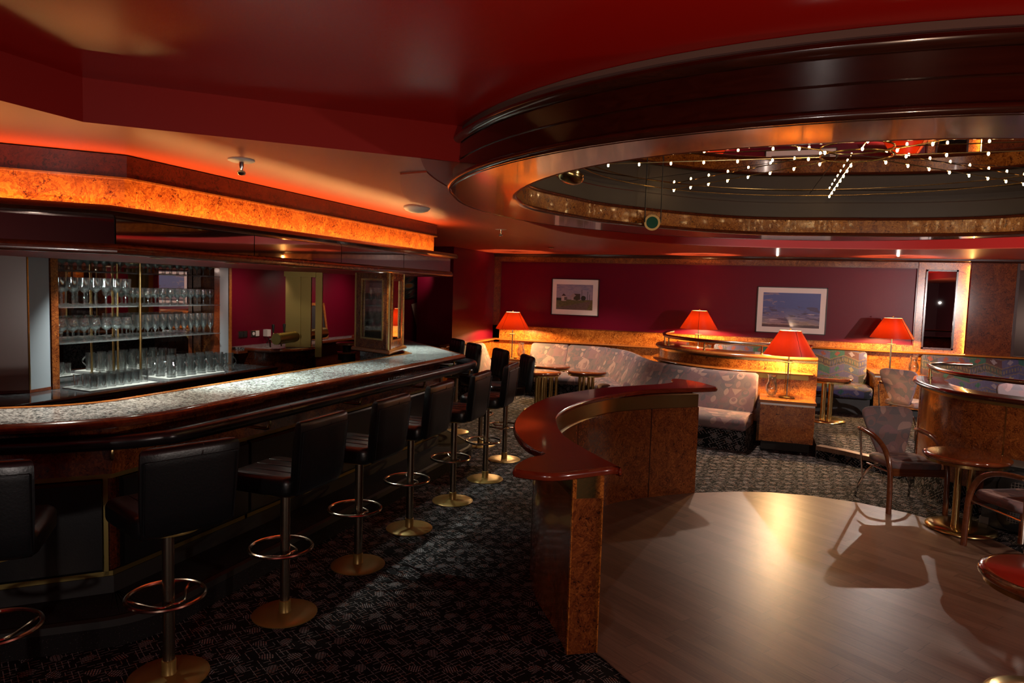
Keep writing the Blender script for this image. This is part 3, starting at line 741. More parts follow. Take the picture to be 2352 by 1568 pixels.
# ------------------------------------------------------------------ bar stools
def make_stool(label):
    t = thing('bar_stool', label, 'bar stool', (0, 0, 0), 0, 'black leather bar stools')
    build('base_plate', MB().lathe([(.001, 0), (.185, 0), (.187, .006), (.18, .011), (.10, .015), (.04, .018), (.001, .018)], n=40), 'gold_paint', t)
    build('collar', MB().lathe([(.037, .014), (.037, .02), (.034, .025), (.034, .085), (.030, .088), (.029, .088)], n=20), 'gold_paint', t)
    build('pole', MB().lathe([(.028, .08), (.028, .758)], n=20), 'pole_metal', t)
    r = MB().tube([(.178 * math.cos(2 * PI * k / 40), .178 * math.sin(2 * PI * k / 40) + .03, .40) for k in range(40)], .0105, 8, True)
    build('foot_ring', r, 'bronze_tube', t)
    y = .03
    build('ring_spoke', MB().tube(cr([(-.155, y + .085, .398), (-.12, y + .05, .378), (-.06, -.035, .375), (0, -.04, .375), (.06, -.035, .375), (.12, y + .05, .378), (.155, y + .085, .398)], 5), .0075, 8)
          .cyl((0, -.06, .372), (0, -.03, .372), .009), 'bronze_tube', t)
    build('seat_plate', MB().lathe([(.001, .752), (.15, .752), (.152, .758), (.15, .766), (.001, .766)], c=(0, -.01, 0), n=28), 'gold_paint', t)
    mb = MB(); cushion(mb, .43, .43, .767, .885, .038, (0, .025), .06)
    s = build('seat', mb, 'leather', t)
    pip = MB()
    for x in (-.105, 0, .105): pip.tube([(x, .20, .8835), (x, .1, .8855), (x, -.12, .8855)], .0035, 6)
    build('seat_seam', pip, 'leather', s)
    # backrest: channel-stitched front, plain rolled rear
    def ring(z, w, dy, th, sc):
        pts = []
        n = 24
        for k in range(n + 1):
            u = -1 + 2 * k / n; x = u * (w / 2 - .012)
            pts.append((x, dy + th / 2 + sc * (abs(math.sin((u + 1) * 2 * PI))) - .004 - (.012 if abs(u) > .95 else 0), z))
        for k in range(9):
            u = 1 - 2 * k / 8; x = u * (w / 2)
            pts.append((x, dy - th / 2 + (.010 if abs(u) > .9 else 0), z))
        return pts
    rings = []
    for z, w, th, sc in ((.785, .38, .03, 0), (.792, .405, .056, .002), (.815, .42, .072, .004), (.90, .435, .078, .008), (1.0, .445, .076, .008), (1.12, .45, .074, .008), (1.18, .45, .07, .006), (1.198, .44, .056, .004), (1.207, .41, .028, 0)):
        rings.append(ring(z, w, -.205 - (z - .79) * .10, th, sc))
    mb = MB(); mb.loft(rings); b = build('backrest', mb, 'leather', t, 50)
    yb = lambda z: -.205 - (z - .79) * .10
    sm = MB().tube([(-.21, yb(1.15) - .039, 1.15), (.21, yb(1.15) - .039, 1.15)], .0035, 6).tube([(.04, yb(1.15) - .039, 1.15), (.05, yb(1.198) - .026, 1.199), (.05, yb(1.198) + .02, 1.205)], .0035, 6)
    sm.tube([(-.205, yb(.82) - .038, .82), (-.212, yb(1.15) - .039, 1.15)], .003, 6).tube([(.205, yb(.82) - .038, .82), (.212, yb(1.15) - .039, 1.15)], .003, 6)
    build('back_seam', sm, 'leather', b)
    return t
bpy.context.view_layer.update()
S = [((-2.644, 2.568), 158, 'black leather bar stool at the bend of the bar, its broad back to the viewer'),
     ((-2.545, 3.330), 180, 'black leather bar stool second from the bar bend, its tan base disc showing whole'),
     ((-2.545, 4.128), 180, 'black leather bar stool third along the straight bar front from the bend'),
     ((-2.57, 4.935), 181, 'black leather bar stool fourth along the straight bar front from the bend'),
     ((-2.557, 5.75), 183, 'black leather bar stool fifth along the bar front, near the curved foot step end'),
     ((-2.56, 6.562), 186, 'black leather bar stool sixth along the bar front, last before the far corner stool'),
     ((-2.668, 7.428), 214, 'black leather bar stool turned at the far bar corner, its base disc brightly lit'),
     ((-3.197, 7.99), 222, 'black leather bar stool just round the far bar corner, showing its channelled front'),
     ((-3.80, 8.57), 224, 'black leather bar stool beyond the bar, middle one of three facing the room'),
     ((-4.30, 9.15), 226, 'black leather bar stool farthest away, against the dark red wall corner'),
     ((-3.07, 2.02), 132, 'black leather bar stool cut off by the frame at the near slanted bar front')]
st = make_stool(S[0][2]); remember(st)
for c in KIDS[st.name]: remember(c)
for k, ((x, y), a, lab) in enumerate(S):
    o = st if k == 0 else dup(st, (x, y, 0), math.radians(a - 90), lab)
    o.location = (x, y, 0); o.rotation_euler.z = math.radians(a - 90)
# ------------------------------------------------------------------ round tables
def make_table(label, group):
    t = thing('round_table', label, 'table', (0, 0, 0), 0, group)
    build('tabletop', MB().lathe([(.001, .612), (.29, .612), (.317, .618), (.331, .634), (.329, .648), (.317, .656), (.29, .658), (.001, .658)], n=64), 'table_wood', t, 60)
    build('brass_band', MB().lathe([(.29, .59), (.304, .59), (.304, .613), (.29, .613)], n=64, cap=False), 'brass', t)
    for a in (20, 70, 200, 250):
        x, y = .11 * math.cos(math.radians(a)), .11 * math.sin(math.radians(a))
        build('column', MB().lathe([(.027, .045), (.027, .595)], (x, y, 0), 18), 'brass', t)
    build('base_disc', MB().lathe([(.001, 0), (.255, 0), (.272, .008), (.270, .022), (.24, .038), (.15, .048), (.001, .05)], n=56), 'brass', t, 60)
    return t
tb = make_table('round polished wood table on brass columns standing on the edge of the dance floor', 'round polished wood tables'); remember(tb)
tb.location = (1.745, 6.86, 0.006); tb.rotation_euler.z = math.radians(30)
dup(tb, (1.42, 3.92, .006), .3, 'round polished wood table cut off by the frame beside the dance floor')
dup(tb, (-3.245, 10.655, 0), .9, 'round wood table nearest the bar stools in front of the pale sofa')
dup(tb, (-2.60, 11.11, 0), .2, 'round wood table before the pale sofa, farther from the bar stools')
dup(tb, (-3.34, 11.60, 0), .5, 'round wood table tucked close to the sofa back, behind the other two')
dup(tb, (1.02, 11.2, .15), .6, 'round wood table on the raised platform in front of the multicoloured bench')
# ------------------------------------------------------------------ armchairs
def make_chair(label):
    t = thing('armchair', label, 'chair', (0, 0, 0), 0, 'bentwood and chrome armchairs')
    for s in (-1, 1):
        build('front_leg', MB().tube(cr([(s * .265, .27, 0), (s * .265, .265, .22), (s * .268, .245, .42), (s * .275, .16, .575), (s * .285, .02, .655), (s * .29, -.14, .685), (s * .285, -.27, .69)], 6), [.019] * 37, 10, flat=1.25), 'chair_wood', t)
        build('rear_post', MB().tube(cr([(s * .285, -.265, .675), (s * .268, -.25, .42), (s * .25, -.235, .20)], 5), .0105, 8).cyl((s * .285, -.285, .688), (s * .285, -.245, .692), .022), 'chrome', t)
    build('rear_arch', MB().tube(cr([(-.275, -.31, 0), (-.25, -.27, .16), (-.18, -.235, .30), (-.08, -.215, .355), (.08, -.215, .355), (.18, -.235, .30), (.25, -.27, .16), (.275, -.31, 0)], 6), .0125, 8), 'chrome', t)
    build('front_rail', MB().box((0, .245, .385), (.50, .022, .07)), 'chair_wood', t)
    for s in (-1, 1): build('side_rail', MB().tube([(s * .255, .24, .38), (s * .235, -.2, .36)], .009, 8), 'chrome', t)
    mb = MB(); cushion(mb, .49, .47, .40, .475, .034, (0, .025), .08)
    build('seat', mb, 'fabric_chair', t)
    rings = []
    for z, w, th in ((.43, .20, .02), (.44, .25, .04), (.50, .30, .048), (.62, .39, .05), (.74, .47, .05), (.82, .505, .048), (.865, .50, .044), (.89, .44, .034), (.905, .32, .016)):
        yy = -.20 - (z - .43) * .26
        rings.append([(x, y + yy, z2) for x, y, z2 in rr(w, th, th * .48, (0, 0), 4, z)])
    mb = MB(); mb.loft(rings)
    build('backrest', mb, 'fabric_chair', t, 60)
    return t
ch = make_chair('armchair with pink grey geometric back and bent wood arms standing at the dance floor edge'); remember(ch)
def face_dir(dx, dy): return math.atan2(dy, dx) - PI / 2
ch.location = (1.37, 7.42, .003); ch.rotation_euler.z = face_dir(.36, -.93)
dup(ch, (1.98, 10.6, .15), face_dir(.62, .78), 'armchair with geometric back seen from behind on the platform, beside the rounded partition')
dup(ch, (2.02, 6.30, .003), face_dir(-.48, .88), 'armchair cut off by the frame, its wood arm reaching round the dance floor table')
dup(ch, (2.92, 9.70, .15), face_dir(.1, 1), 'armchair of which only the padded back shows over the rounded partition ledge')
# ------------------------------------------------------------------ sofa along wall and partition
PS = cr([(-4.12, 12.96), (-3.3, 12.96), (-2.66, 12.84), (-2.18, 12.42), (-1.88, 11.8), (-1.66, 11.2), (-1.38, 10.66), (-.96, 10.27), (-.50, 10.03), (.055, 9.93)], 10)
BACK = [(0, .43), (0, .90), (.02, .925), (.06, .935), (.11, .925), (.135, .90), (.16, .84), (.26, .62), (.34, .46), (.35, .43)]
SEAT = [(.20, .27), (.20, .43), (.50, .452), (.72, .448), (.83, .435), (.885, .40), (.90, .35), (.89, .30), (.86, .27)]
def arc_at(path, x=None, y=None):
    best = None; s = 0
    for a, b in zip(path, path[1:]):
        d = math.dist(a, b); v = abs(a[0] - x) if x is not None else abs(a[1] - y)
        if best is None or v < best[0]: best = (v, s)
        s += d
    return best[1]
sofa = thing('corner_sofa', 'pale pink and grey patterned sofa curving from back wall along the amber partition', 'sofa', (-1.8, 11.6, 0))
def seat_depth(x):
    T = [(-9, .95), (-3.2, .95), (-2.3, .80), (-1.2, .78), (-.5, .98), (9, 1.0)]
    for (a, p), (b, q) in zip(T, T[1:]):
        if a <= x <= b: return p + (q - p) * (x - a) / (b - a)
def puff(mb, path, prof, ends=.03, sc=None):
    """sweep with softly closed ends"""
    path = resample(path, .12); L = plen(path)
    c = (sum(p[0] for p in prof) / len(prof), sum(p[1] for p in prof) / len(prof))
    segs = [sub(path, 0, .004), sub(path, ends, L - ends), sub(path, L - .004, L)]
    full = [segs[0][0]] + segs[1] + [segs[2][-1]]
    b0 = len(mb.v); mb.sweep(full, prof, sc=sc); q = len(prof)
    for row in (0, len(full) - 1):
        blk = range(b0 + row * q, b0 + row * q + q); cc = sum((mb.v[i] for i in blk), Vector()) / q
        for i in blk: mb.v[i] = mb.v[i].lerp(cc, .10)
    return mb
cuts = [0, arc_at(PS, x=-3.35), arc_at(PS, x=-2.50), arc_at(PS, y=11.95), arc_at(PS, x=-1.16), plen(PS)]
for a, b in zip(cuts, cuts[1:]):
    build('back_cushion', puff(MB(), sub(PS, a + .006, b - .006), BACK), 'fabric_deco', sofa, 60, world=True)
for a, b in zip(cuts, cuts[1:]):
    build('seat_cushion', puff(MB(), sub(PS, a + .006, b - .006), SEAT, sc=seat_depth), 'fabric_deco', sofa, 60, world=True)
build('plinth', MB().sweep(PS, [(0, 0), (0, .275), (.80, .275), (.80, 0)], sc=seat_depth), 'carpet', sofa, world=True)
sb = thing('wall_bench', 'pale patterned bench seat against the left red wall behind the far bar stools', 'bench', (-4.6, 11.5, 0))
PB = [(-4.97, 11.0), (-4.97, 12.22)]
build('back_cushion', puff(MB(), PB, BACK), 'fabric_deco', sb, 60, world=True)
build('seat_cushion', puff(MB(), PB, [(o * .82, z) for o, z in SEAT]), 'fabric_deco', sb, 60, world=True)
build('plinth', MB().sweep(PB, [(0, 0), (0, .275), (.66, .275), (.66, 0)]), 'carpet', sb, world=True)
# ------------------------------------------------------------------ ikat benches on the platform
def bench(name, label, x0, x1, nb, zb=.15):
    t = thing(name, label, 'bench', ((x0 + x1) / 2, 12.6, zb), 0, 'ikat benches on the platform')
    w = (x1 - x0) / nb
    B = [(0, .43), (0, .92), (.02, .945), (.07, .95), (.11, .93), (.20, .62), (.27, .46), (.28, .43)]
    Q = [(.16, .26), (.16, .425), (.5, .445), (.88, .44), (.97, .415), (1.0, .36), (.99, .29), (.95, .26)]
    for k in range(nb):
        P = [(x0 + w * k + .005, 12.97), (x0 + w * (k + 1) - .005, 12.97)]
        build('back_cushion', puff(MB(), P, [(o, z + zb) for o, z in B]), 'fabric_ikat', t, 60, world=True)
        build('seat_cushion', puff(MB(), P, [(o, z + zb) for o, z in Q]), 'fabric_ikat', t, 60, world=True)
    build('plinth', MB().sweep([(x0 + .02, 12.97), (x1 - .02, 12.97)], [(.2, zb + .0), (.2, zb + .26), (.86, zb + .26), (.86, zb)]), 'black_matte', t, world=True)
    return t
bench('ikat_bench', 'bench in indigo, teal and red ikat cloth below the picture of a cloudy sky', -.72, 1.74, 2)
bench('ikat_bench', 'bench in indigo and red ikat cloth below the tall wall mirror', 2.54, 5.6, 2)
# ------------------------------------------------------------------ lamp cabinets
def cabinet(label, x0, x1, y0, y1, zb, zt, amber='burl_amber', group='burl lamp cabinets'):
    t = thing('lamp_cabinet', label, 'cabinet', ((x0 + x1) / 2, (y0 + y1) / 2, zb), 0, group)
    cx, cy = (x0 + x1) / 2, (y0 + y1) / 2
    build('body', MB().box((cx, cy, (zb + .13 + zt - .06) / 2), (x1 - x0, y1 - y0, zt - .06 - zb - .13)), 'burl_amber', t, world=True)
    build('plinth', MB().box((cx, cy + .06, zb + .065), (x1 - x0 - .06, y1 - y0 - .14, .13)), 'black_matte', t, world=True)
    build('metal_strip', MB().box((cx, cy, zt - .045), (x1 - x0 + .002, y1 - y0 + .002, .03)), 'steel', t, world=True)
    mb = MB(); cushion(mb, x1 - x0 + .03, y1 - y0 + .03, zt - .03, zt, .01, (cx, cy), .015)
    build('top', mb, 'burl_amber', t, world=True)
    ed = MB(); ed.box((cx, y0 - .016, zt - .016), (x1 - x0 + .034, .012, .034)); build('front_edge', ed, 'honey_wood', t, world=True)
    return t
cabinet('burl lamp cabinet at the pale sofa end, closest one to the dance floor', .085, .725, 9.36, 9.97, 0, .655)
cabinet('burl lamp cabinet in the far corner between the red wall and sofa', -4.98, -4.16, 12.25, 13.06, 0, .655)
cabinet('burl lamp cabinet behind the curved partition rail', -1.36, -.76, 12.3, 13.06, .15, .81)
cabinet('burl lamp cabinet between the two ikat benches', 1.78, 2.50, 12.2, 13.06, .15, .81)
build('side_plate', MB().box((.752, 10.185, .56), (.05, .37, 1.12)), 'burl_amber', mp, world=True)
# ------------------------------------------------------------------ table lamps
def make_lamp(label):
    t = thing('table_lamp', label, 'lamp', (0, 0, 0), 0, 'red shaded table lamps')
    build('base', MB().lathe([(.001, 0), (.10, 0), (.104, .006), (.095, .016), (.05, .022), (.001, .022)], n=32), 'brass', t)
    build('stem', MB().lathe([(.011, .02), (.011, .86)], n=14), 'pole_metal', t)
    for x in (-.045, .045): build('side_rod', MB().lathe([(.0035, .02), (.0035, .455)], (x, 0, 0), 8), 'brass', t)
    build('collar_plate', MB().lathe([(.001, .452), (.066, .452), (.066, .462), (.001, .462)], n=24), 'brass', t)
    n = 40
    mb = MB(); mb.loft([[(r * math.cos(2 * PI * k / n), r * math.sin(2 * PI * k / n), z) for k in range(n)] for r, z in ((.318, .555), (.318, .560), (.132, .868), (.132, .872))], cap=False)
    sh = build('shade', mb, 'lamp_shade', t)
    sm = MB()
    for a in (100, 250, 340): sm.tube([(.319 * math.cos(math.radians(a)), .319 * math.sin(math.radians(a)), .557), (.133 * math.cos(math.radians(a)), .133 * math.sin(math.radians(a)), .87)], .0025, 5)
    build('seam', sm, 'mahogany_dark', sh)
    sp = MB()
    for a in (0, 120, 240): sp.cyl((0, 0, .845), (.137 * math.cos(math.radians(a)), .137 * math.sin(math.radians(a)), .866), .0025, 6)
    build('shade_spider', sp, 'brass', t)
    build('bulb', MB().sphere((0, 0, .70), .028, 12, 8, 1.3), 'bulb_warm', t)
    build('finial', MB().sphere((0, 0, .895), .012, 10, 6), 'brass', t)
    return t
lp = make_lamp('table lamp with red shade in the far left corner beyond the bar stools'); remember(lp)
for c in KIDS[lp.name]: remember(c)
LAMPS = [(-4.37, 12.42, .656), (-.97, 12.55, .812), (.405, 9.76, .656), (2.02, 12.46, .812)]
labs = ['table lamp with red shade in the corner beyond the bar stools',
        'table lamp with red shade behind the brass rail of the curved partition',
        'table lamp with orange red shade on the cabinet at the pale sofa end',
        'table lamp with red shade beside the tall wall mirror, its shadow on the wall']
for k, (p, lab) in enumerate(zip(LAMPS, labs)):
    o = lp if k == 0 else dup(lp, p, .4 * k, lab)
    o.location = p; tag(o, lab)
# ------------------------------------------------------------------ floor loudspeaker behind the table
sp = thing('floor_speaker', 'black loudspeaker box with round mesh grilles on the carpet against the rounded partition', 'loudspeaker', (2.32, 7.0, 0), math.radians(-28))
build('cabinet', MB().box((0, 0, .30), (.72, .28, .56)), 'black_plastic', sp)
build('top_edge', MB().box((0, -.005, .585), (.73, .295, .014)), 'grey_paint', sp)
for cx, cz, r in ((-.10, .40, .16), (-.12, .15, .13), (.22, .36, .14)):
    g = MB().lathe([(r, 0), (r * .93, .028), (r * .6, .045), (.001, .052)], n=32); 
    g.v = [Vector((cx + v.x, -.142 - v.z, cz + v.y)) for v in g.v]
    gr = build('grille', g, 'black_plastic', sp)
    w = MB()
    for k in range(-6, 7):
        q = k / 6.5 * r; hw = math.sqrt(max(0, r * r - q * q)) * .95
        w.tube([(cx + q, -.144 - .05 * (1 - (q / r) ** 2) * (1 - (u / 3) ** 2) - .002, cz + hw * u / 3) for u in range(-3, 4)], .003, 5)
        w.tube([(cx + hw * u / 3, -.144 - .05 * (1 - (q / r) ** 2) * (1 - (u / 3) ** 2) - .002, cz + q) for u in range(-3, 4)], .003, 5)
    build('mesh', w, 'steel_dark' if 'steel_dark' in M else 'grey_paint', gr)
for s in (-1, 1): build('corner_cap', MB().box((s * .335, -.12, .05), (.07, .07, .09)), 'grey_paint', sp)
# ------------------------------------------------------------------ hurricane glasses on the cabinets
def make_vase(label):
    t = thing('hurricane_glass', label, 'glass vase', (0, 0, 0), 0, 'clear hurricane glasses beside the lamps')
    build('bowl', MB().lathe([(.02, .012), (.055, .03), (.078, .09), (.074, .15), (.05, .20), (.052, .26), (.062, .285), (.060, .285), (.049, .26), (.047, .20), (.071, .15), (.075, .09), (.052, .034), (.02, .016)], n=28, cap=False), 'glass', t)
    build('foot', MB().lathe([(.001, 0), (.055, 0), (.055, .006), (.02, .014), (.001, .016)], n=24), 'glass', t)
    return t
va = make_vase('clear hurricane glass on the cabinet beside the lamp at the pale sofa end'); remember(va)
va.location = (.215, 9.72, .656)
dup(va, (2.36, 12.5, .811), 0, 'clear hurricane glass beside the lamp between the ikat benches')
dup(va, (-4.25, 12.6, .656), 0, 'clear hurricane glass on the corner cabinet beyond the bar stools')
dup(va, (-.80, 12.55, .811), 0, 'clear hurricane glass behind the brass rail of the curved partition')
# ------------------------------------------------------------------ pictures
def picture(label, x0, x1, z0, z1, ix0, ix1, iz0, iz1, pm):
    t = thing('framed_picture', label, 'picture', ((x0 + x1) / 2, YB - .02, z0))
    y = YB - .005
    fr = MB(); w = .014
    for cx, cz, a, b in ((x0, (z0 + z1) / 2, w, z1 - z0 + w), (x1, (z0 + z1) / 2, w, z1 - z0 + w), ((x0 + x1) / 2, z0, x1 - x0 + w, w), ((x0 + x1) / 2, z1, x1 - x0 + w, w)): fr.box((cx, y - .011, cz), (a, .028, b))
    build('frame', fr, 'black_plastic', t, world=True)
    build('mat_board', MB().box(((x0 + x1) / 2, y - .006, (z0 + z1) / 2), (x1 - x0, .010, z1 - z0)), 'mat_board', t, world=True)
    build('print', MB().quad([(ix0, y - .0125, iz0), (ix1, y - .0125, iz0), (ix1, y - .0125, iz1), (ix0, y - .0125, iz1)]), pm, t, world=True)
    return t
picture('framed colour print of white houses and power poles by a road', -3.81, -2.885, 1.495, 2.188, -3.72, -3.0, 1.60, 2.085, 'print_road')
picture('framed colour print of dark clouds in a blue sky over low land', -.03, 1.095, 1.34, 2.135, .065, .995, 1.44, 2.04, 'print_sky')
# ------------------------------------------------------------------ back bar: work counter, glass display, rear counter with taps
bb = thing('back_counter', 'low grey stone back counter with wood edge carrying the glass display', 'counter', (-6.0, 5.4, 0))
BE = [(-6.42, 3.10), (-5.60, 3.90), (-5.66, 7.18), (-5.95, 7.20)]
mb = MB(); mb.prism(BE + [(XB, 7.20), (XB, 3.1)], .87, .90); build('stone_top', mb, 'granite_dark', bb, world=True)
build('edge_moulding', MB().sweep(BE, [(0, .855), (.02, .86), (.028, .885), (.02, .905), (-.03, .906), (-.03, .855)]), 'mahogany_dark', bb, world=True)
mb = MB(); mb.prism([(x - .05 if i else x, y) for i, (x, y) in enumerate(BE)] + [(XB, 7.18), (XB, 3.1)], 0, .87); build('body', mb, 'burl_dark', bb, world=True)
gd = thing('glass_display', 'mirrored glass shelf display with brass posts and frosted side panels behind the bar', 'display shelf', (-6.25, 5.6, .9))
G = lambda nm, mb, m, **k: build(nm, mb, m, gd, world=True, **k)
def slab(a, b, z0, z1, th, off=0.0):
    a = Vector(a); b = Vector(b); d = (b - a).normalized(); nrm = Vector((-d.y, d.x))
    q = [a + nrm * off, b + nrm * off, b + nrm * (off + th), a + nrm * (off + th)]
    return MB().prism([(p.x, p.y) for p in q], z0, z1)
G('frosted_panel', slab((-6.23, 4.20), (-6.075, 4.37), .93, 2.36, .03), 'frost_brown')
G('frosted_panel', slab((-6.073, 4.373), (-6.115, 4.60), .93, 2.36, .03), 'frost_blue')
fr = slab((-6.23, 4.20), (-6.07, 4.37), .902, .93, .06).prism([(-6.07, 4.37), (-6.11, 4.60), (-6.17, 4.60), (-6.13, 4.37)], .902, .93)
fr.prism([(-6.27, 4.12), (-6.23, 4.20), (-6.30, 4.24), (-6.34, 4.16)], .902, 2.36)
G('frame', fr, 'mahogany', )
G('side_post', MB().box((-6.14, 4.645, 1.63), (.07, .07, 1.455)), 'burl_red')
G('brass_edge', MB().box((-6.073, 4.372, 1.645), (.012, .012, 1.43)), 'brass')
G('side_post', MB().box((-6.26, 6.82, 1.63), (.06, .09, 1.455)), 'mahogany')
G('frosted_panel', MB().box((-6.26, 6.95, 1.645), (.03, .16, 1.43)), 'frost_blue')
G('side_post', MB().box((-6.26, 7.055, 1.63), (.05, .045, 1.455)), 'honey_wood')
G('side_return', MB().box((-6.36, 6.80, 1.63), (.16, .03, 1.455)).box((-6.30, 4.67, 1.63), (.28, .02, 1.455)), 'burl_red')
G('mirror_back', MB().box((-6.437, 5.72, 1.63), (.012, 2.1, 1.455)), 'mirror')
for z in (1.32, 1.66, 2.0):
    G('glass_shelf', MB().box((-6.26, 5.11, z - .004), (.33, .86, .008)), 'shelf_glass')
    G('glass_shelf', MB().box((-6.28, 6.17, z - .004), (.29, 1.20, .008)), 'shelf_glass')
for x in (-6.085, -6.40):
    for y in (5.565,): G('brass_post', MB().cyl((x, y, .902), (x, y, 2.36), .012).cyl((x, y, .902), (x, y, .917), .02).cyl((x, y, 1.645), (x, y, 1.675), .017).cyl((x, y, 1.305), (x, y, 1.335), .017).cyl((x, y, 1.985), (x, y, 2.015), .017), 'brass')
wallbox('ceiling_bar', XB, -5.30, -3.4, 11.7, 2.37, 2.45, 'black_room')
# bar mats below the tumblers and mugs
m1 = tag(build('bar_mat', MB().prism([(-6.10, 4.70), (-5.70, 4.66), (-5.675, 5.40), (-6.10, 5.44)], .901, .913), 'mat_white'), 'white bar mat under the short tumblers, overhanging the back counter edge', 'bar mat', 'white bar mats')
m2 = tag(build('bar_mat', MB().prism([(-6.22, 5.66), (-5.76, 5.62), (-5.74, 6.40), (-6.16, 6.82)], .901, .911), 'mat_white'), 'white bar mat under the handled beer mugs', 'bar mat', 'white bar mats')
# ---- glasses
def glass_mesh(prof, handle=None):
    mb = MB(); mb.lathe(prof, n=14, cap=False)
    if handle: mb.tube([(handle[0] + handle[1] * math.sin(PI * k / 8), 0, handle[2] + handle[3] * (k / 8)) for k in range(9)], .007, 6)
    return mb
def stem(h, foot, sh, bw, bh, rim):
    return [(.001, 0), (foot, .002), (foot, .005), (.006, .010), (.0045, sh), (.010, sh + .004), (bw * .8, sh + (h - sh) * .22), (bw, sh + (h - sh) * bh), (rim, h), (rim - .002, h), (bw - .003, sh + (h - sh) * bh), (bw * .75, sh + (h - sh) * .26), (.001, sh + .012)]
KIND = {
 'tulip_glass': (glass_mesh(stem(.205, .036, .095, .036, .45, .041)), 'beer glass'),
 'balloon_glass': (glass_mesh(stem(.165, .036, .070, .041, .50, .031)), 'wine glass'),
 'wine_glass': (glass_mesh(stem(.150, .032, .060, .033, .55, .030)), 'wine glass'),
 'flute_glass': (glass_mesh(stem(.185, .031, .050, .030, .62, .030)), 'wine glass'),
 'tumbler': (glass_mesh([(.001, .004), (.030, .004), (.031, 0), (.036, .10), (.034, .10), (.029, .012), (.001, .012)]), 'tumbler'),
 'beer_mug': (glass_mesh([(.001, .006), (.036, .006), (.040, 0), (.038, .05), (.041, .165), (.038, .165), (.034, .05), (.033, .016), (.001, .016)], (.039, .034, .04, .09)), 'beer mug'),
}
PROTO = {}
def put(kind, x, y, z, label, group, rz=0.0, s=1.0):
    if kind not in PROTO:
        o = build(kind, KIND[kind][0], 'glass', None, 60); PROTO[kind] = o
    else: o = PROTO[kind].copy(); COL.objects.link(o)
    o.location = (x, y, z); o.rotation_euler = (0, 0, rz); o.scale = (s, s, s)
    tag(o, label, KIND[kind][1], group)
def rows(kind, xs, y0, y1, n, z, label, group, s=1.0, jit=.004):
    for x in xs:
        for k in range(n):
            y = y0 + (y1 - y0) * k / (n - 1)
            put(kind, x + random.uniform(-jit, jit), y + random.uniform(-jit, jit), z, label, group, random.uniform(-.4, .4), s)
rows('wine_glass', (-6.16, -6.26, -6.36), 4.74, 5.48, 9, 2.001, 'stemmed glass on the top shelf beside the left frosted panel, rims hidden by the canopy', 'stemmed glasses on the top shelf by the frosted panel', 1.25)
rows('tulip_glass', (-6.16, -6.30), 4.75, 5.46, 7, 1.661, 'tall stemmed tulip beer glass on the middle shelf next to the left frosted panel', 'tulip beer glasses on the middle shelf', 1.36)
rows('balloon_glass', (-6.17, -6.31), 4.75, 5.47, 7, 1.321, 'round balloon glass on the lowest shelf next to the left frosted panel', 'balloon glasses on the lowest shelf', 1.36)
rows('tumbler', (-5.80, -5.90, -6.00), 4.78, 5.34, 7, .914, 'short upturned tumbler on the white bar mat at the left of the brass post', 'tumblers on the white bar mat', 1.2)
rows('wine_glass', (-6.19, -6.29), 5.66, 6.66, 11, 2.001, 'small stemmed glass on the top shelf right of the brass post', 'small stemmed glasses on the top shelf', 1.15)
rows('wine_glass', (-6.19, -6.29), 5.66, 6.66, 11, 1.661, 'small wine glass on the middle shelf right of the brass post', 'wine glasses on the middle shelf', 1.22)
rows('flute_glass', (-6.19, -6.30), 5.66, 6.66, 11, 1.321, 'slender conical wine glass on the lowest shelf right of the brass post', 'conical wine glasses on the lowest shelf', 1.3)
rows('beer_mug', (-5.85, -6.00, -6.15), 5.74, 6.60, 7, .912, 'handled beer mug on the white mat at the right of the brass post', 'beer mugs on the white mat', 1.18, .002)
# ---- rear counter with tap island
rc = thing('rear_counter', 'grey stone rear counter with bulging tap island along the red bar wall', 'counter', (-6.2, 8.6, 0))
RE = [(-6.20, 7.28), (-6.10, 7.29)] + cr([(-5.98, 7.27), (-5.80, 7.32), (-5.66, 7.50), (-5.60, 7.75), (-5.62, 8.0), (-5.74, 8.25), (-5.98, 8.5)], 4) + [(-6.08, 8.75), (-6.14, 9.9), (-6.14, 11.0)]
mb = MB(); mb.prism(RE + [(XB, 11.0), (XB, 7.28)], 1.07, 1.10); build('stone_top', mb, 'granite', rc, world=True)
build('edge_moulding', MB().sweep(RE, mould(.03, .055, 1.048, -.01)), 'mahogany', rc, world=True)
mb = MB(); mb.prism([(x - .06, y) for x, y in RE] + [(XB, 11.0), (XB, 7.28)], 0, 1.07); build('body', mb, 'burl_dark', rc, world=True)
build('wall_shelf', MB().box((-6.30, 7.18, 1.055), (.30, .17, .03)), 'mahogany', rc, world=True)
tp_ = thing('beer_tap_tower', 'tall square brass beer tap tower with horizontal brass barrel and black handles', 'beer tap', (-5.80, 7.75, 1.10))
TT = lambda nm, mb, m, **k: build(nm, mb, m, tp_, world=True, **k)
TT('column', MB().box((-5.80, 7.74, 1.602), (.19, .16, .99), math.radians(28)), 'brass_satin')
TT('column', MB().box((-5.66, 7.815, 1.602), (.13, .10, .99), math.radians(28)), 'brass_satin')
TT('column', MB().box((-5.485, 7.85, 1.54), (.085, .085, 1.115), math.radians(28)), 'brass_satin')
TT('collar', MB().box((-5.72, 7.79, 2.065), (.40, .30, .065), math.radians(28)), 'brass_satin')
TT('barrel', MB().cyl((-5.74, 7.30, 1.235), (-5.78, 8.40, 1.265), .072, 28), 'brass_satin', ang=50)
TT('barrel_ring', MB().cyl((-5.744, 7.34, 1.236), (-5.745, 7.355, 1.2365), .0745, 28).cyl((-5.757, 7.66, 1.244), (-5.758, 7.675, 1.245), .0745, 28), 'brass')
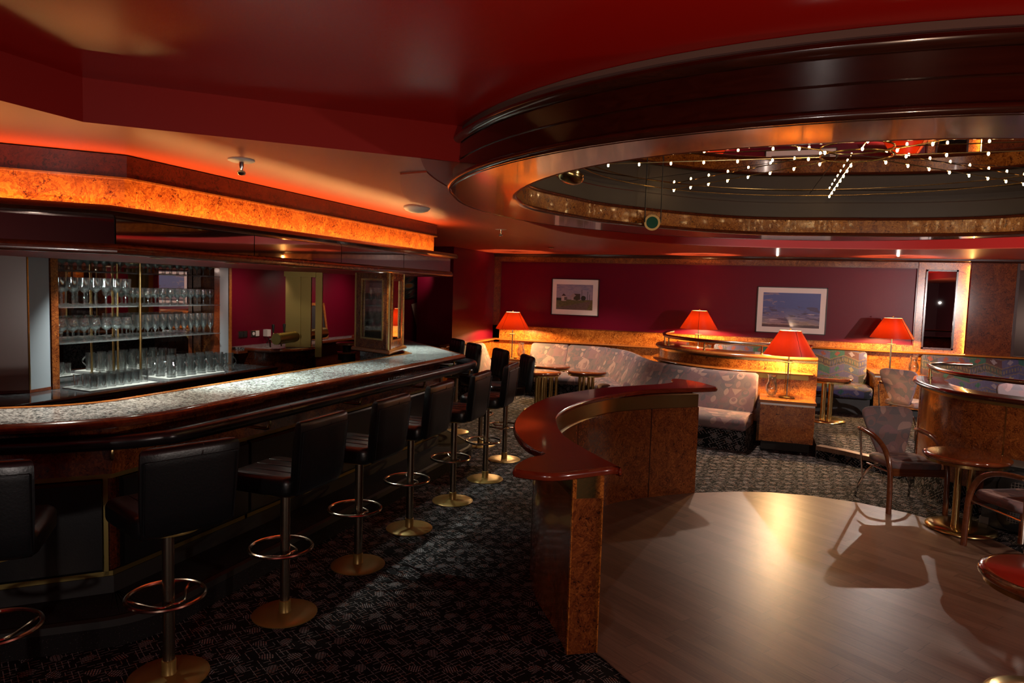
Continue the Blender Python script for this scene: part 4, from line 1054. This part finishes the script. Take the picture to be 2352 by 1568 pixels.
for y in (7.40, 7.62):
    TT('tap_handle', MB().lathe([(.008, 0), (.012, .02), (.02, .09), (.018, .11), (.001, .115)], (-5.86, y, 1.30), 12), 'black_plastic')
    TT('spout', MB().tube(cr([(-5.80, y, 1.24), (-5.90, y, 1.23), (-5.91, y, 1.18), (-5.905, y, 1.115)], 5), .012).cyl((-5.86, y, 1.245), (-5.86, y, 1.30), .010), 'chrome')
# ---- sockets on the red wall
for nm, y, m, lab in (('wall_socket', 7.52, 'black_plastic', 'black double socket plate on the red wall, first beside the display'), ('wall_socket', 7.76, 'black_plastic', 'black socket plate with white insert on the red wall, middle of the three'), ('plug_adapter', 7.97, 'white_plastic', 'white plug in the wall socket nearest the brass tap tower')):
    t = thing(nm, lab, 'socket', (XB + .02, y, 1.215), 0, 'electrical fittings on the red bar wall')
    if nm == 'wall_socket':
        fr = MB().box((XB + .006, y, 1.25), (.012, .17, .09)); build('frame', fr, 'chrome', t, world=True)
        for dy in (-.04, .04):
            build('insert', MB().box((XB + .013, y + dy, 1.25), (.006, .066, .074)), m if dy < 0 or y < 7.6 else 'white_plastic', t, world=True)
            build('socket_hole', MB().cyl((XB + .015, y + dy, 1.25), (XB + .018, y + dy, 1.25), .024, 14), 'black_matte' if y < 7.6 else 'white_plastic', t, world=True)
    else:
        build('body', MB().box((XB + .035, y, 1.25), (.07, .075, .095)), m, t, world=True)
        build('cord', MB().tube(cr([(XB + .03, y, 1.21), (XB + .05, y + .02, 1.15), (XB + .02, y + .01, 1.10)], 5), .006), 'black_plastic', t, world=True)
# ---- framed board leaning on the wall, with chalk lettering
sg = thing('chalk_board', 'small framed black board with chalk lettering leaning on the red wall behind the brass tower', 'sign', (-6.32, 9.0, 1.102))
Rt = Matrix.Rotation(math.radians(78), 3, 'Y')
def tilt(y, z, d=0.0): return (-6.28 - (z - 1.102) * .16 + d, y, z)
fr = MB()
for (y0, z0, y1, z1) in ((8.78, 1.11, 9.22, 1.15), (8.78, 1.62, 9.22, 1.66), (8.78, 1.11, 8.82, 1.66), (9.18, 1.11, 9.22, 1.66)):
    ring_ = lambda d: [tilt(y0, z0, d), tilt(y1, z0, d), tilt(y1, z1, d), tilt(y0, z1, d)]
    fr.loft([ring_(0), ring_(.022)])
build('frame', fr, 'honey_wood', sg, world=True)
build('board', MB().loft([[tilt(8.80, 1.12, d), tilt(9.20, 1.12, d), tilt(9.20, 1.65, d), tilt(8.80, 1.65, d)] for d in (0, .008)]), 'black_matte', sg, world=True)
def text(body, name, size, loc, rot, m, parent, extrude=.0008):
    cu = bpy.data.curves.new(name, 'FONT'); cu.body = body; cu.size = size; cu.extrude = extrude; cu.align_x = 'CENTER'; cu.align_y = 'CENTER'
    cu.materials.append(M[m]); o = bpy.data.objects.new(name, cu); COL.objects.link(o); o.parent = parent
    bpy.context.view_layer.update(); me = bpy.data.meshes.new_from_object(o.evaluated_get(bpy.context.evaluated_depsgraph_get()))
    bpy.data.objects.remove(o); o = bpy.data.objects.new(name, me); COL.objects.link(o); o.parent = parent
    o.location = Vector(loc) - parent.location; o.rotation_euler = rot; return o
text('ON', 'chalk_text', .10, tilt(9.06, 1.24, .012), (math.radians(90), 0, math.radians(90)), 'mat_white', sg)
text('x', 'chalk_text', .08, tilt(9.09, 1.57, .012), (math.radians(90), 0, math.radians(90)), 'mat_white', sg)
arc = MB().tube([tilt(9.02 + .07 * math.sin(math.radians(a)), 1.44 + .09 * math.cos(math.radians(a)), .012) for a in range(20, 170, 12)], .004, 5)
build('chalk_arc', arc, 'mat_white', sg, world=True)
# ---- glass fronted corner cabinet on its granite plinth
cc = thing('corner_cabinet', 'angular burl wood glass cabinet with brass edges standing inside the far bar corner', 'cabinet', (-4.6, 7.8, 0))
K = lambda nm, mb, m, **k: build(nm, mb, m, cc, world=True, **k)
C_, L_, R_, B_ = Vector((-3.88, 6.87)), Vector((-4.47, 7.12)), Vector((-4.08, 7.57)), Vector((-4.67, 7.82))
poly = [(p.x, p.y) for p in (C_, R_, B_, L_)]
K('stone_plinth', MB().prism([(p.x, p.y) for p in inset(poly, .06)], 0, 1.18), 'granite_dark')
mb = MB(); mb.loft([[(p.x, p.y, z) for p in inset(poly, -d)] for d, z in ((.02, 1.18), (.045, 1.19), (.05, 1.21), (.035, 1.23), (.0, 1.236))]); K('ledge', mb, 'honey_wood')
def face_frame(a, b, z0, z1, wst, zw0, zw1, m, th=.03):
    a = Vector(a); b = Vector(b); d = (b - a); l = d.length; d.normalize(); nrm = Vector((d.y, -d.x)); mbs = MB()
    def pc(s0, s1, q0, q1, o0, o1):
        pts = [a + d * s0 + nrm * o0, a + d * s1 + nrm * o0, a + d * s1 + nrm * o1, a + d * s0 + nrm * o1]
        mbs.prism([(p.x, p.y) for p in pts], q0, q1)
    pc(0, wst, z0, z1, -th, 0); pc(l - wst, l, z0, z1, -th, 0); pc(wst, l - wst, z0, zw0, -th, 0); pc(wst, l - wst, zw1, z1, -th, 0)
    K('door_frame', mbs, m)
    mbs = MB(); e = .018
    pc(wst - e, wst, zw0 - e, zw1 + e, -.006, .008); pc(l - wst, l - wst + e, zw0 - e, zw1 + e, -.006, .008); pc(wst, l - wst, zw0 - e, zw0, -.006, .008); pc(wst, l - wst, zw1, zw1 + e, -.006, .008)
    K('brass_frame', mbs, 'brass')
    mbs = MB(); pc(wst, l - wst, zw0, zw1, -.016, -.012); return mbs
pn = face_frame(L_, C_, 1.236, 2.096, .13, 1.35, 2.01, 'burl_red'); K('pane', pn, 'pane')
pn = face_frame(C_, R_, 1.236, 2.096, .16, 1.33, 2.01, 'burl_amber'); K('mirror_pane', pn, 'mirror')
for p in (C_, L_, R_): K('brass_corner', MB().box((p.x, p.y, 1.665), (.018, .018, .86), math.radians(20)), 'brass')
K('back_mirror', slab(B_, L_, 1.236, 2.096, .02).prism([(R_.x - .02, R_.y), (B_.x, B_.y), (B_.x, B_.y - .02), (R_.x - .02, R_.y - .02)], 1.236, 2.096), 'mirror_smoky')
inn = [(p.x, p.y) for p in inset(poly, .04)]
for z in (1.54, 1.78): K('glass_shelf', MB().prism(inn, z - .006, z), 'shelf_glass')
K('glass_shelf', MB().prism(inn, 1.34, 1.346), 'shelf_glass')
K('floor_board', MB().prism(inn, 1.236, 1.246), 'black_matte')
dL = (C_ - L_).normalized(); nL = Vector((-dL.y, dL.x))
for z, s in ((1.3475, .9), (1.5415, .95), (1.7815, .95)):
    for r in range(2):
        for k in range(4):
            p = L_ + dL * (.18 + .078 * k) + nL * (.09 + .085 * r)
            put('wine_glass', p.x, p.y, z, 'small stemmed glass inside the burl corner cabinet', 'glasses in the corner cabinet', 0, s)
lw = thing('work_counter', 'low grey stone work counter inside the bar beside the corner cabinet', 'counter', (-5.3, 8.6, 0))
mb = MB(); mb.prism([(-4.80, 7.72), (-4.45, 7.30), (-5.28, 8.02), (-5.42, 8.30), (-6.0, 9.4), (-5.2, 9.6), (-5.06, 8.3)][::-1], .86, .90)
WP = [(-4.55, 7.17), (-5.30, 8.1), (-6.00, 9.3), (-5.80, 9.1), (-4.75, 7.88)]
mb = MB(); mb.prism(WP, .87, .90); build('stone_top', mb, 'granite_dark', lw, world=True)
mb = MB(); mb.prism(inset(WP[::-1], .05) if sum(a[0] * b[1] - a[1] * b[0] for a, b in zip(WP, WP[1:] + WP[:1])) < 0 else inset(WP, .05), 0, .87); build('body', mb, 'black_matte', lw, world=True)
rs = thing('round_caddy', 'two small round wood topped black canisters stacked beside the corner cabinet', 'canister', (-5.42, 8.42, .9))
build('canister', MB().lathe([(.001, .9), (.12, .9), (.12, .98), (.125, .985), (.125, 1.01), (.08, 1.012), (.06, 1.02), (.06, 1.10), (.001, 1.10)], (-5.42, 8.42, 0), 28), 'black_plastic', rs, world=True)
build('wood_rim', MB().lathe([(.126, .985), (.135, .99), (.135, 1.012), (.10, 1.015)], (-5.42, 8.42, 0), 28, False), 'honey_wood', rs, world=True)
build('wood_lid', MB().lathe([(.001, 1.10), (.13, 1.10), (.15, 1.11), (.15, 1.135), (.13, 1.145), (.001, 1.145)], (-5.42, 8.42, 0), 28), 'honey_wood', rs, world=True)
# ---- poster and paper note in the dark niche
y = 11.68
tag(build('poster', MB().quad([(-6.45, y, 1.70), (-5.72, y, 1.78), (-5.72, y, 2.40), (-6.45, y, 2.32)]), 'poster_print'), 'dark poster with coloured streaks and a round lamp in the niche behind the bar', 'poster')
tag(build('paper_note', MB().quad([(-6.02, y, 1.22), (-5.72, y, 1.30), (-5.83, y, 1.72), (-6.13, y, 1.62)]), 'note_print'), 'tilted beige paper note pinned below the poster in the niche', 'note')
# ------------------------------------------------------------------ ceiling fittings
def sprinkler(label, x, y):
    t = thing('ceiling_sprinkler', label, 'sprinkler', (x, y, 2.65), 0, 'chrome ceiling sprinklers')
    build('rosette', MB().lathe([(.001, .01), (.075, .01), (.075, .002), (.06, -.004), (.001, -.004)], n=28), 'white_plastic', t)
    build('head', MB().lathe([(.014, -.004), (.012, -.03), (.008, -.05), (.02, -.056), (.026, -.066), (.020, -.078), (.001, -.082)], n=16), 'chrome', t)
sprinkler('chrome sprinkler with white disc on the low ceiling over the near bar stools', -2.90, 3.37)
sprinkler('small chrome sprinkler on the low ceiling between bar canopy and far wall', -2.90, 7.72)
dm = thing('ceiling_dome', 'flat white dome detector on the low ceiling near the ring', 'smoke detector', (-2.92, 5.63, 2.65))
build('dome', MB().lathe([(.001, -.045), (.05, -.042), (.10, -.025), (.118, -.006), (.118, .008), (.001, .008)], n=36), 'white_plastic', dm)
def spot_fit(label, x, y, lens='led_warm'):
    t = thing('ceiling_downlight', label, 'downlight', (x, y, 2.65), 0, 'recessed ceiling downlights')
    build('trim_ring', MB().lathe([(.05, .004), (.052, -.006), (.036, -.008), (.034, .004)], n=24), 'brass', t)
    build('lens', MB().lathe([(.001, -.003), (.035, -.003), (.035, .003), (.001, .003)], n=18), lens, t)
spot_fit('small lit downlight in the ceiling before the road picture', -3.25, 11.0)
spot_fit('small downlight in the ceiling straight above the sky picture, aimed at the dance floor', .25, 12.75)
spot_fit('small downlight in the ceiling before the tall wall mirror, aimed at the dance floor', 2.05, 12.6)
ps = thing('stage_spotlight', 'gold rimmed spotlight with dark green lens hanging inside the far side of the ceiling ring', 'spotlight', (-.93, 6.28, 2.58))
d = (Vector((0, 0, 1.95)) - Vector((-.93, 6.28, 2.58))).normalized(); o = Vector((-.93, 6.28, 2.58))
build('can', MB().cyl(o - d * .16, o, .058, 24).cyl(o - d * .20, o - d * .16, .035, 16), 'gold_paint', ps, world=True)
build('rim', MB().cyl(o - d * .004, o + d * .014, .070, 28), 'gold_paint', ps, world=True)
build('lens', MB().cyl(o + d * .012, o + d * .019, .052, 24), 'green_lens', ps, world=True)
build('bracket', MB().cyl((-.99, 6.24, 2.58), (-.99, 6.24, 2.92), .005).cyl((-.86, 6.30, 2.58), (-.86, 6.30, 2.92), .005), 'black_plastic', ps, world=True)
bs = thing('stage_spotlight', 'shiny brass round spotlight at the near left edge of the ceiling ring', 'spotlight', (-1.02, 3.77, 2.585))
mb = MB(); mb.lathe([(.001, -.040), (.045, -.036), (.070, -.022), (.080, -.006), (.080, .004), (.072, .009), (.074, .02), (.05, .032), (.001, .036)], n=32)
Rm = Matrix.Rotation(math.radians(14), 3, 'Y') @ Matrix.Rotation(math.radians(-10), 3, 'X')
mb.v = [Rm @ v + Vector((-1.02, 3.77, 2.585)) for v in mb.v]; build('housing', mb, 'brass', bs, world=True)
build('stem', MB().cyl((-1.02, 3.77, 2.60), (-1.12, 3.66, 2.66), .010), 'brass', bs, world=True)
# ---- star of small lamps below the mirror
sx, sy = .55, 5.13
star = thing('star_light', 'star of eight lamp strings with tiny bulbs under the mirror of the ceiling ring', 'string lights', (sx, sy, 2.89))
wr = MB().tube([(sx + 1.88 * math.cos(2 * PI * k / 72), sy + 1.88 * math.sin(2 * PI * k / 72), 2.893) for k in range(72)], .004, 6, True)
wr.v = [v for v in wr.v]
build('wire_ring', wr, 'brass', star, world=True)
build('wire_ring', MB().tube([(sx + .22 * math.cos(2 * PI * k / 36), sy + .22 * math.sin(2 * PI * k / 36), 2.893) for k in range(36)], .006, 6, True), 'brass', star, world=True)
b0 = None
for q in range(8):
    a = PI / 4 * q; c, s = math.cos(a), math.sin(a)
    build('wire_spoke', MB().cyl((sx + .22 * c, sy + .22 * s, 2.893), (sx + 1.88 * c, sy + 1.88 * s, 2.893), .004, 6), 'brass', star, world=True)
    for k in range(8):
        r = .29 + 1.585 * k / 7
        if b0 is None: b = b0 = build('bulb', MB().sphere((0, 0, 0), .0075, 8, 6, 1.6), 'bulb_warm', star)
        else: b = b0.copy(); COL.objects.link(b)
        b.location = (r * c, r * s, -.008)
# ------------------------------------------------------------------ light
WARM = (1, .60, .25)
for k, p in enumerate(LAMPS):
    light('POINT', 'lamp_light', (p[0], p[1], p[2] + .615), 190 if k != 2 else 150, WARM, .03)
# cove strips on the canopy ledge, washing the burl fascia and the ceiling
def strip(a, b, z, e, col, w=.03, up=(0, 0, 1)):
    a = Vector((*a, z)); b = Vector((*b, z)); d = b - a; o = light('AREA', 'cove_light', (a + b) / 2, e, col, sx=d.length, sy=w)
    x = d.normalized(); zz = -Vector(up).normalized(); zz = (zz - x * zz.dot(x)).normalized(); y_ = zz.cross(x)
    o.rotation_euler = Matrix((x, y_, zz)).transposed().to_euler(); return o
strip((-3.435, 3.12), (-3.435, 7.25), 2.320, 22, (1, .50, .16), .03, (-.2, 0, 1))
strip((-5.25, 1.27), (-3.47, 3.05), 2.320, 12.5, (1, .50, .16), .03, (-.14, .14, 1))
# counter downlights
for px, e in (((-3.97, 3.78), 9.5), ((-3.97, 4.51), 30), ((-3.95, 5.26), 6), ((-3.69, 5.65), 6), ((-3.51, 6.0), 4), ((-3.70, 7.08), 7), ((-4.15, 7.85), 18)):
    light('SPOT', 'counter_spot', (px[0], px[1], 2.085), e * 7, (.86, 1, .90) if e != 9.5 else (1, .85, .65), .03, (min(px[0] + .25, -3.4) if px[1] < 7.5 else px[0] + .1, px[1] + .02, .9), 78, .7)
light('SPOT', 'counter_spot', (-4.0, 3.1, 2.085), 70, (1, .88, .74), .03, (-3.95, 3.05, 0), 80, .7)  # extra light added to brighten the counter at the bend, without a fixture
for y, e in ((5.1, 13), (5.5, 9), (6.15, 12)):
    light('SPOT', 'shelf_spot', (-5.66, y, 2.085), e * 8, (.95, 1, .92), .03, (-6.2, y, 1.2), 100, .8)
for y in (7.35, 8.75, 9.7): light('SPOT', 'wall_fill', (-5.74, y, 2.085), 15, (1, .72, .6), .03, (-6.45, y, 1.3), 130, 1.0)  # fill lights added to brighten the red wall inside the bar
light('SPOT', 'tap_fill', (-5.30, 7.15, 2.085), 7, (1, .86, .62), .03, (-5.75, 7.6, 1.25), 60, .8)  # added fill that brightens the brass barrel
light('SPOT', 'niche_fill', (-5.45, 10.7, 2.3), 7, (1, .8, .65), .03, (-6.0, 11.74, 1.75), 70, .8)  # added fill so the poster and note can be seen
light('POINT', 'cabinet_inner_fill', (-4.27, 7.33, 2.05), 2.0, (1, .85, .62), .02)  # added inside the cabinet to brighten its glasses
light('SPOT', 'cabinet_front_fill', (-3.72, 6.35, 2.085), 8, (1, .80, .55), .03, (-4.0, 7.25, 1.5), 40, .8)  # added to light the cabinet faces from the front
# dance floor spot from the ceiling near the back wall
light('SPOT', 'dance_spot', (.25, 12.75, 2.645), 120, (1, .86, .74), .014, (.3, 5.9, 0), 50, .7)
light('SPOT', 'dance_spot', (2.05, 12.6, 2.645), 140, (1, .86, .74), .014, (1.2, 6.2, 0), 52, .7)
light('SPOT', 'chair_fill', (2.5, 4.0, 2.53), 110, (1, .80, .66), .05, (1.5, 7.8, .6), 70, .8)  # added front fill for the armchairs, no lamp hangs here
light('SPOT', 'sofa_spot', (-.45, 9.55, 2.84), 170, (1, .80, .64), .03, (-.3, 8.9, 0), 100, .8)
# wall washing spot that shows in the tall mirror
light('SPOT', 'wall_wash', (4.1, 6.8, 1.95), 480, (1, .86, .82), .014, (1.4, 13.1, 1.75), 75, .5)
light('SPOT', 'room_spot', (-3.0, 11.7, 2.63), 170, (1, .78, .62), .03, (-2.6, 11.9, 0), 105, .8)  # added to lift the dark sofa corner, no fixture of its own
light('SPOT', 'room_spot', (-2.3, 9.2, 2.63), 110, (1, .75, .6), .05, (-2.6, 8.6, 0), 110, .8)
light('SPOT', 'room_spot', (3.4, 10.6, 2.63), 200, (1, .80, .66), .05, (2.8, 9.8, 0), 110, .8)
light('SPOT', 'room_spot', (3.4, 5.2, 2.63), 40, (1, .75, .6), .05, (2.8, 5.4, 0), 110, .8)
light('POINT', 'room_fill', (-.4, -1.4, 1.25), 72, (1, .86, .78), .07)  # unseen ambient fill added behind the camera
light('SPOT', 'ceiling_fill', (1.0, -.7, .9), 95, (1, .62, .42), .06, (.4, 3.0, 2.86), 95, .8)  # unseen upward fill added to brighten the high ceiling
light('POINT', 'room_fill', (4.2, 2.2, 1.5), 90, (1, .84, .74), .07)  # second ambient fill, added out of view on the right
o = light('AREA', 'slot_light', (3.176, YB - .075, 1.85), 9, (1, .55, .15), sx=.02, sy=1.4); o.rotation_euler = (0, math.radians(90), 0); 
o.rotation_euler = Matrix((Vector((0, 1, 0)), Vector((0, 0, 1)), Vector((1, 0, 0)))).transposed().to_euler()
wd = bpy.data.worlds.new('World'); scn.world = wd; wd.use_nodes = True
wd.node_tree.nodes['Background'].inputs[0].default_value = (1, .55, .42, 1); wd.node_tree.nodes['Background'].inputs[1].default_value = .004
# ------------------------------------------------------------------ camera
tilt_, roll_, yaw_ = math.radians(4.25), math.radians(1.75), math.radians(19.4)
fwd = Vector((-math.sin(yaw_) * math.cos(tilt_), math.cos(yaw_) * math.cos(tilt_), -math.sin(tilt_)))
r0 = Vector((math.cos(yaw_), math.sin(yaw_), 0)); u0 = r0.cross(fwd)
rt = r0 * math.cos(roll_) + u0 * math.sin(roll_); up = u0 * math.cos(roll_) - r0 * math.sin(roll_)
cd = bpy.data.cameras.new('camera'); cam = bpy.data.objects.new('camera', cd); COL.objects.link(cam)
mw = Matrix((rt, up, -fwd)).transposed().to_4x4(); mw.translation = (0, 0, 1.95); cam.matrix_world = mw
cd.sensor_width = 36; cd.lens = 1600 / 2352 * 36; cd.clip_start = .05; scn.camera = cam
vs = scn.view_settings; vs.view_transform = 'Standard'; vs.look = 'None'; vs.exposure = 0.5; vs.gamma = 1.0
scn.display_settings.display_device = 'sRGB'
cy = scn.cycles
cy.use_denoising = True; cy.use_adaptive_sampling = True; cy.adaptive_threshold = .02; cy.max_bounces = 8; cy.diffuse_bounces = 3; cy.glossy_bounces = 5; cy.transmission_bounces = 6; cy.transparent_max_bounces = 24
cy.sample_clamp_indirect = 4; cy.caustics_reflective = False; cy.caustics_refractive = False
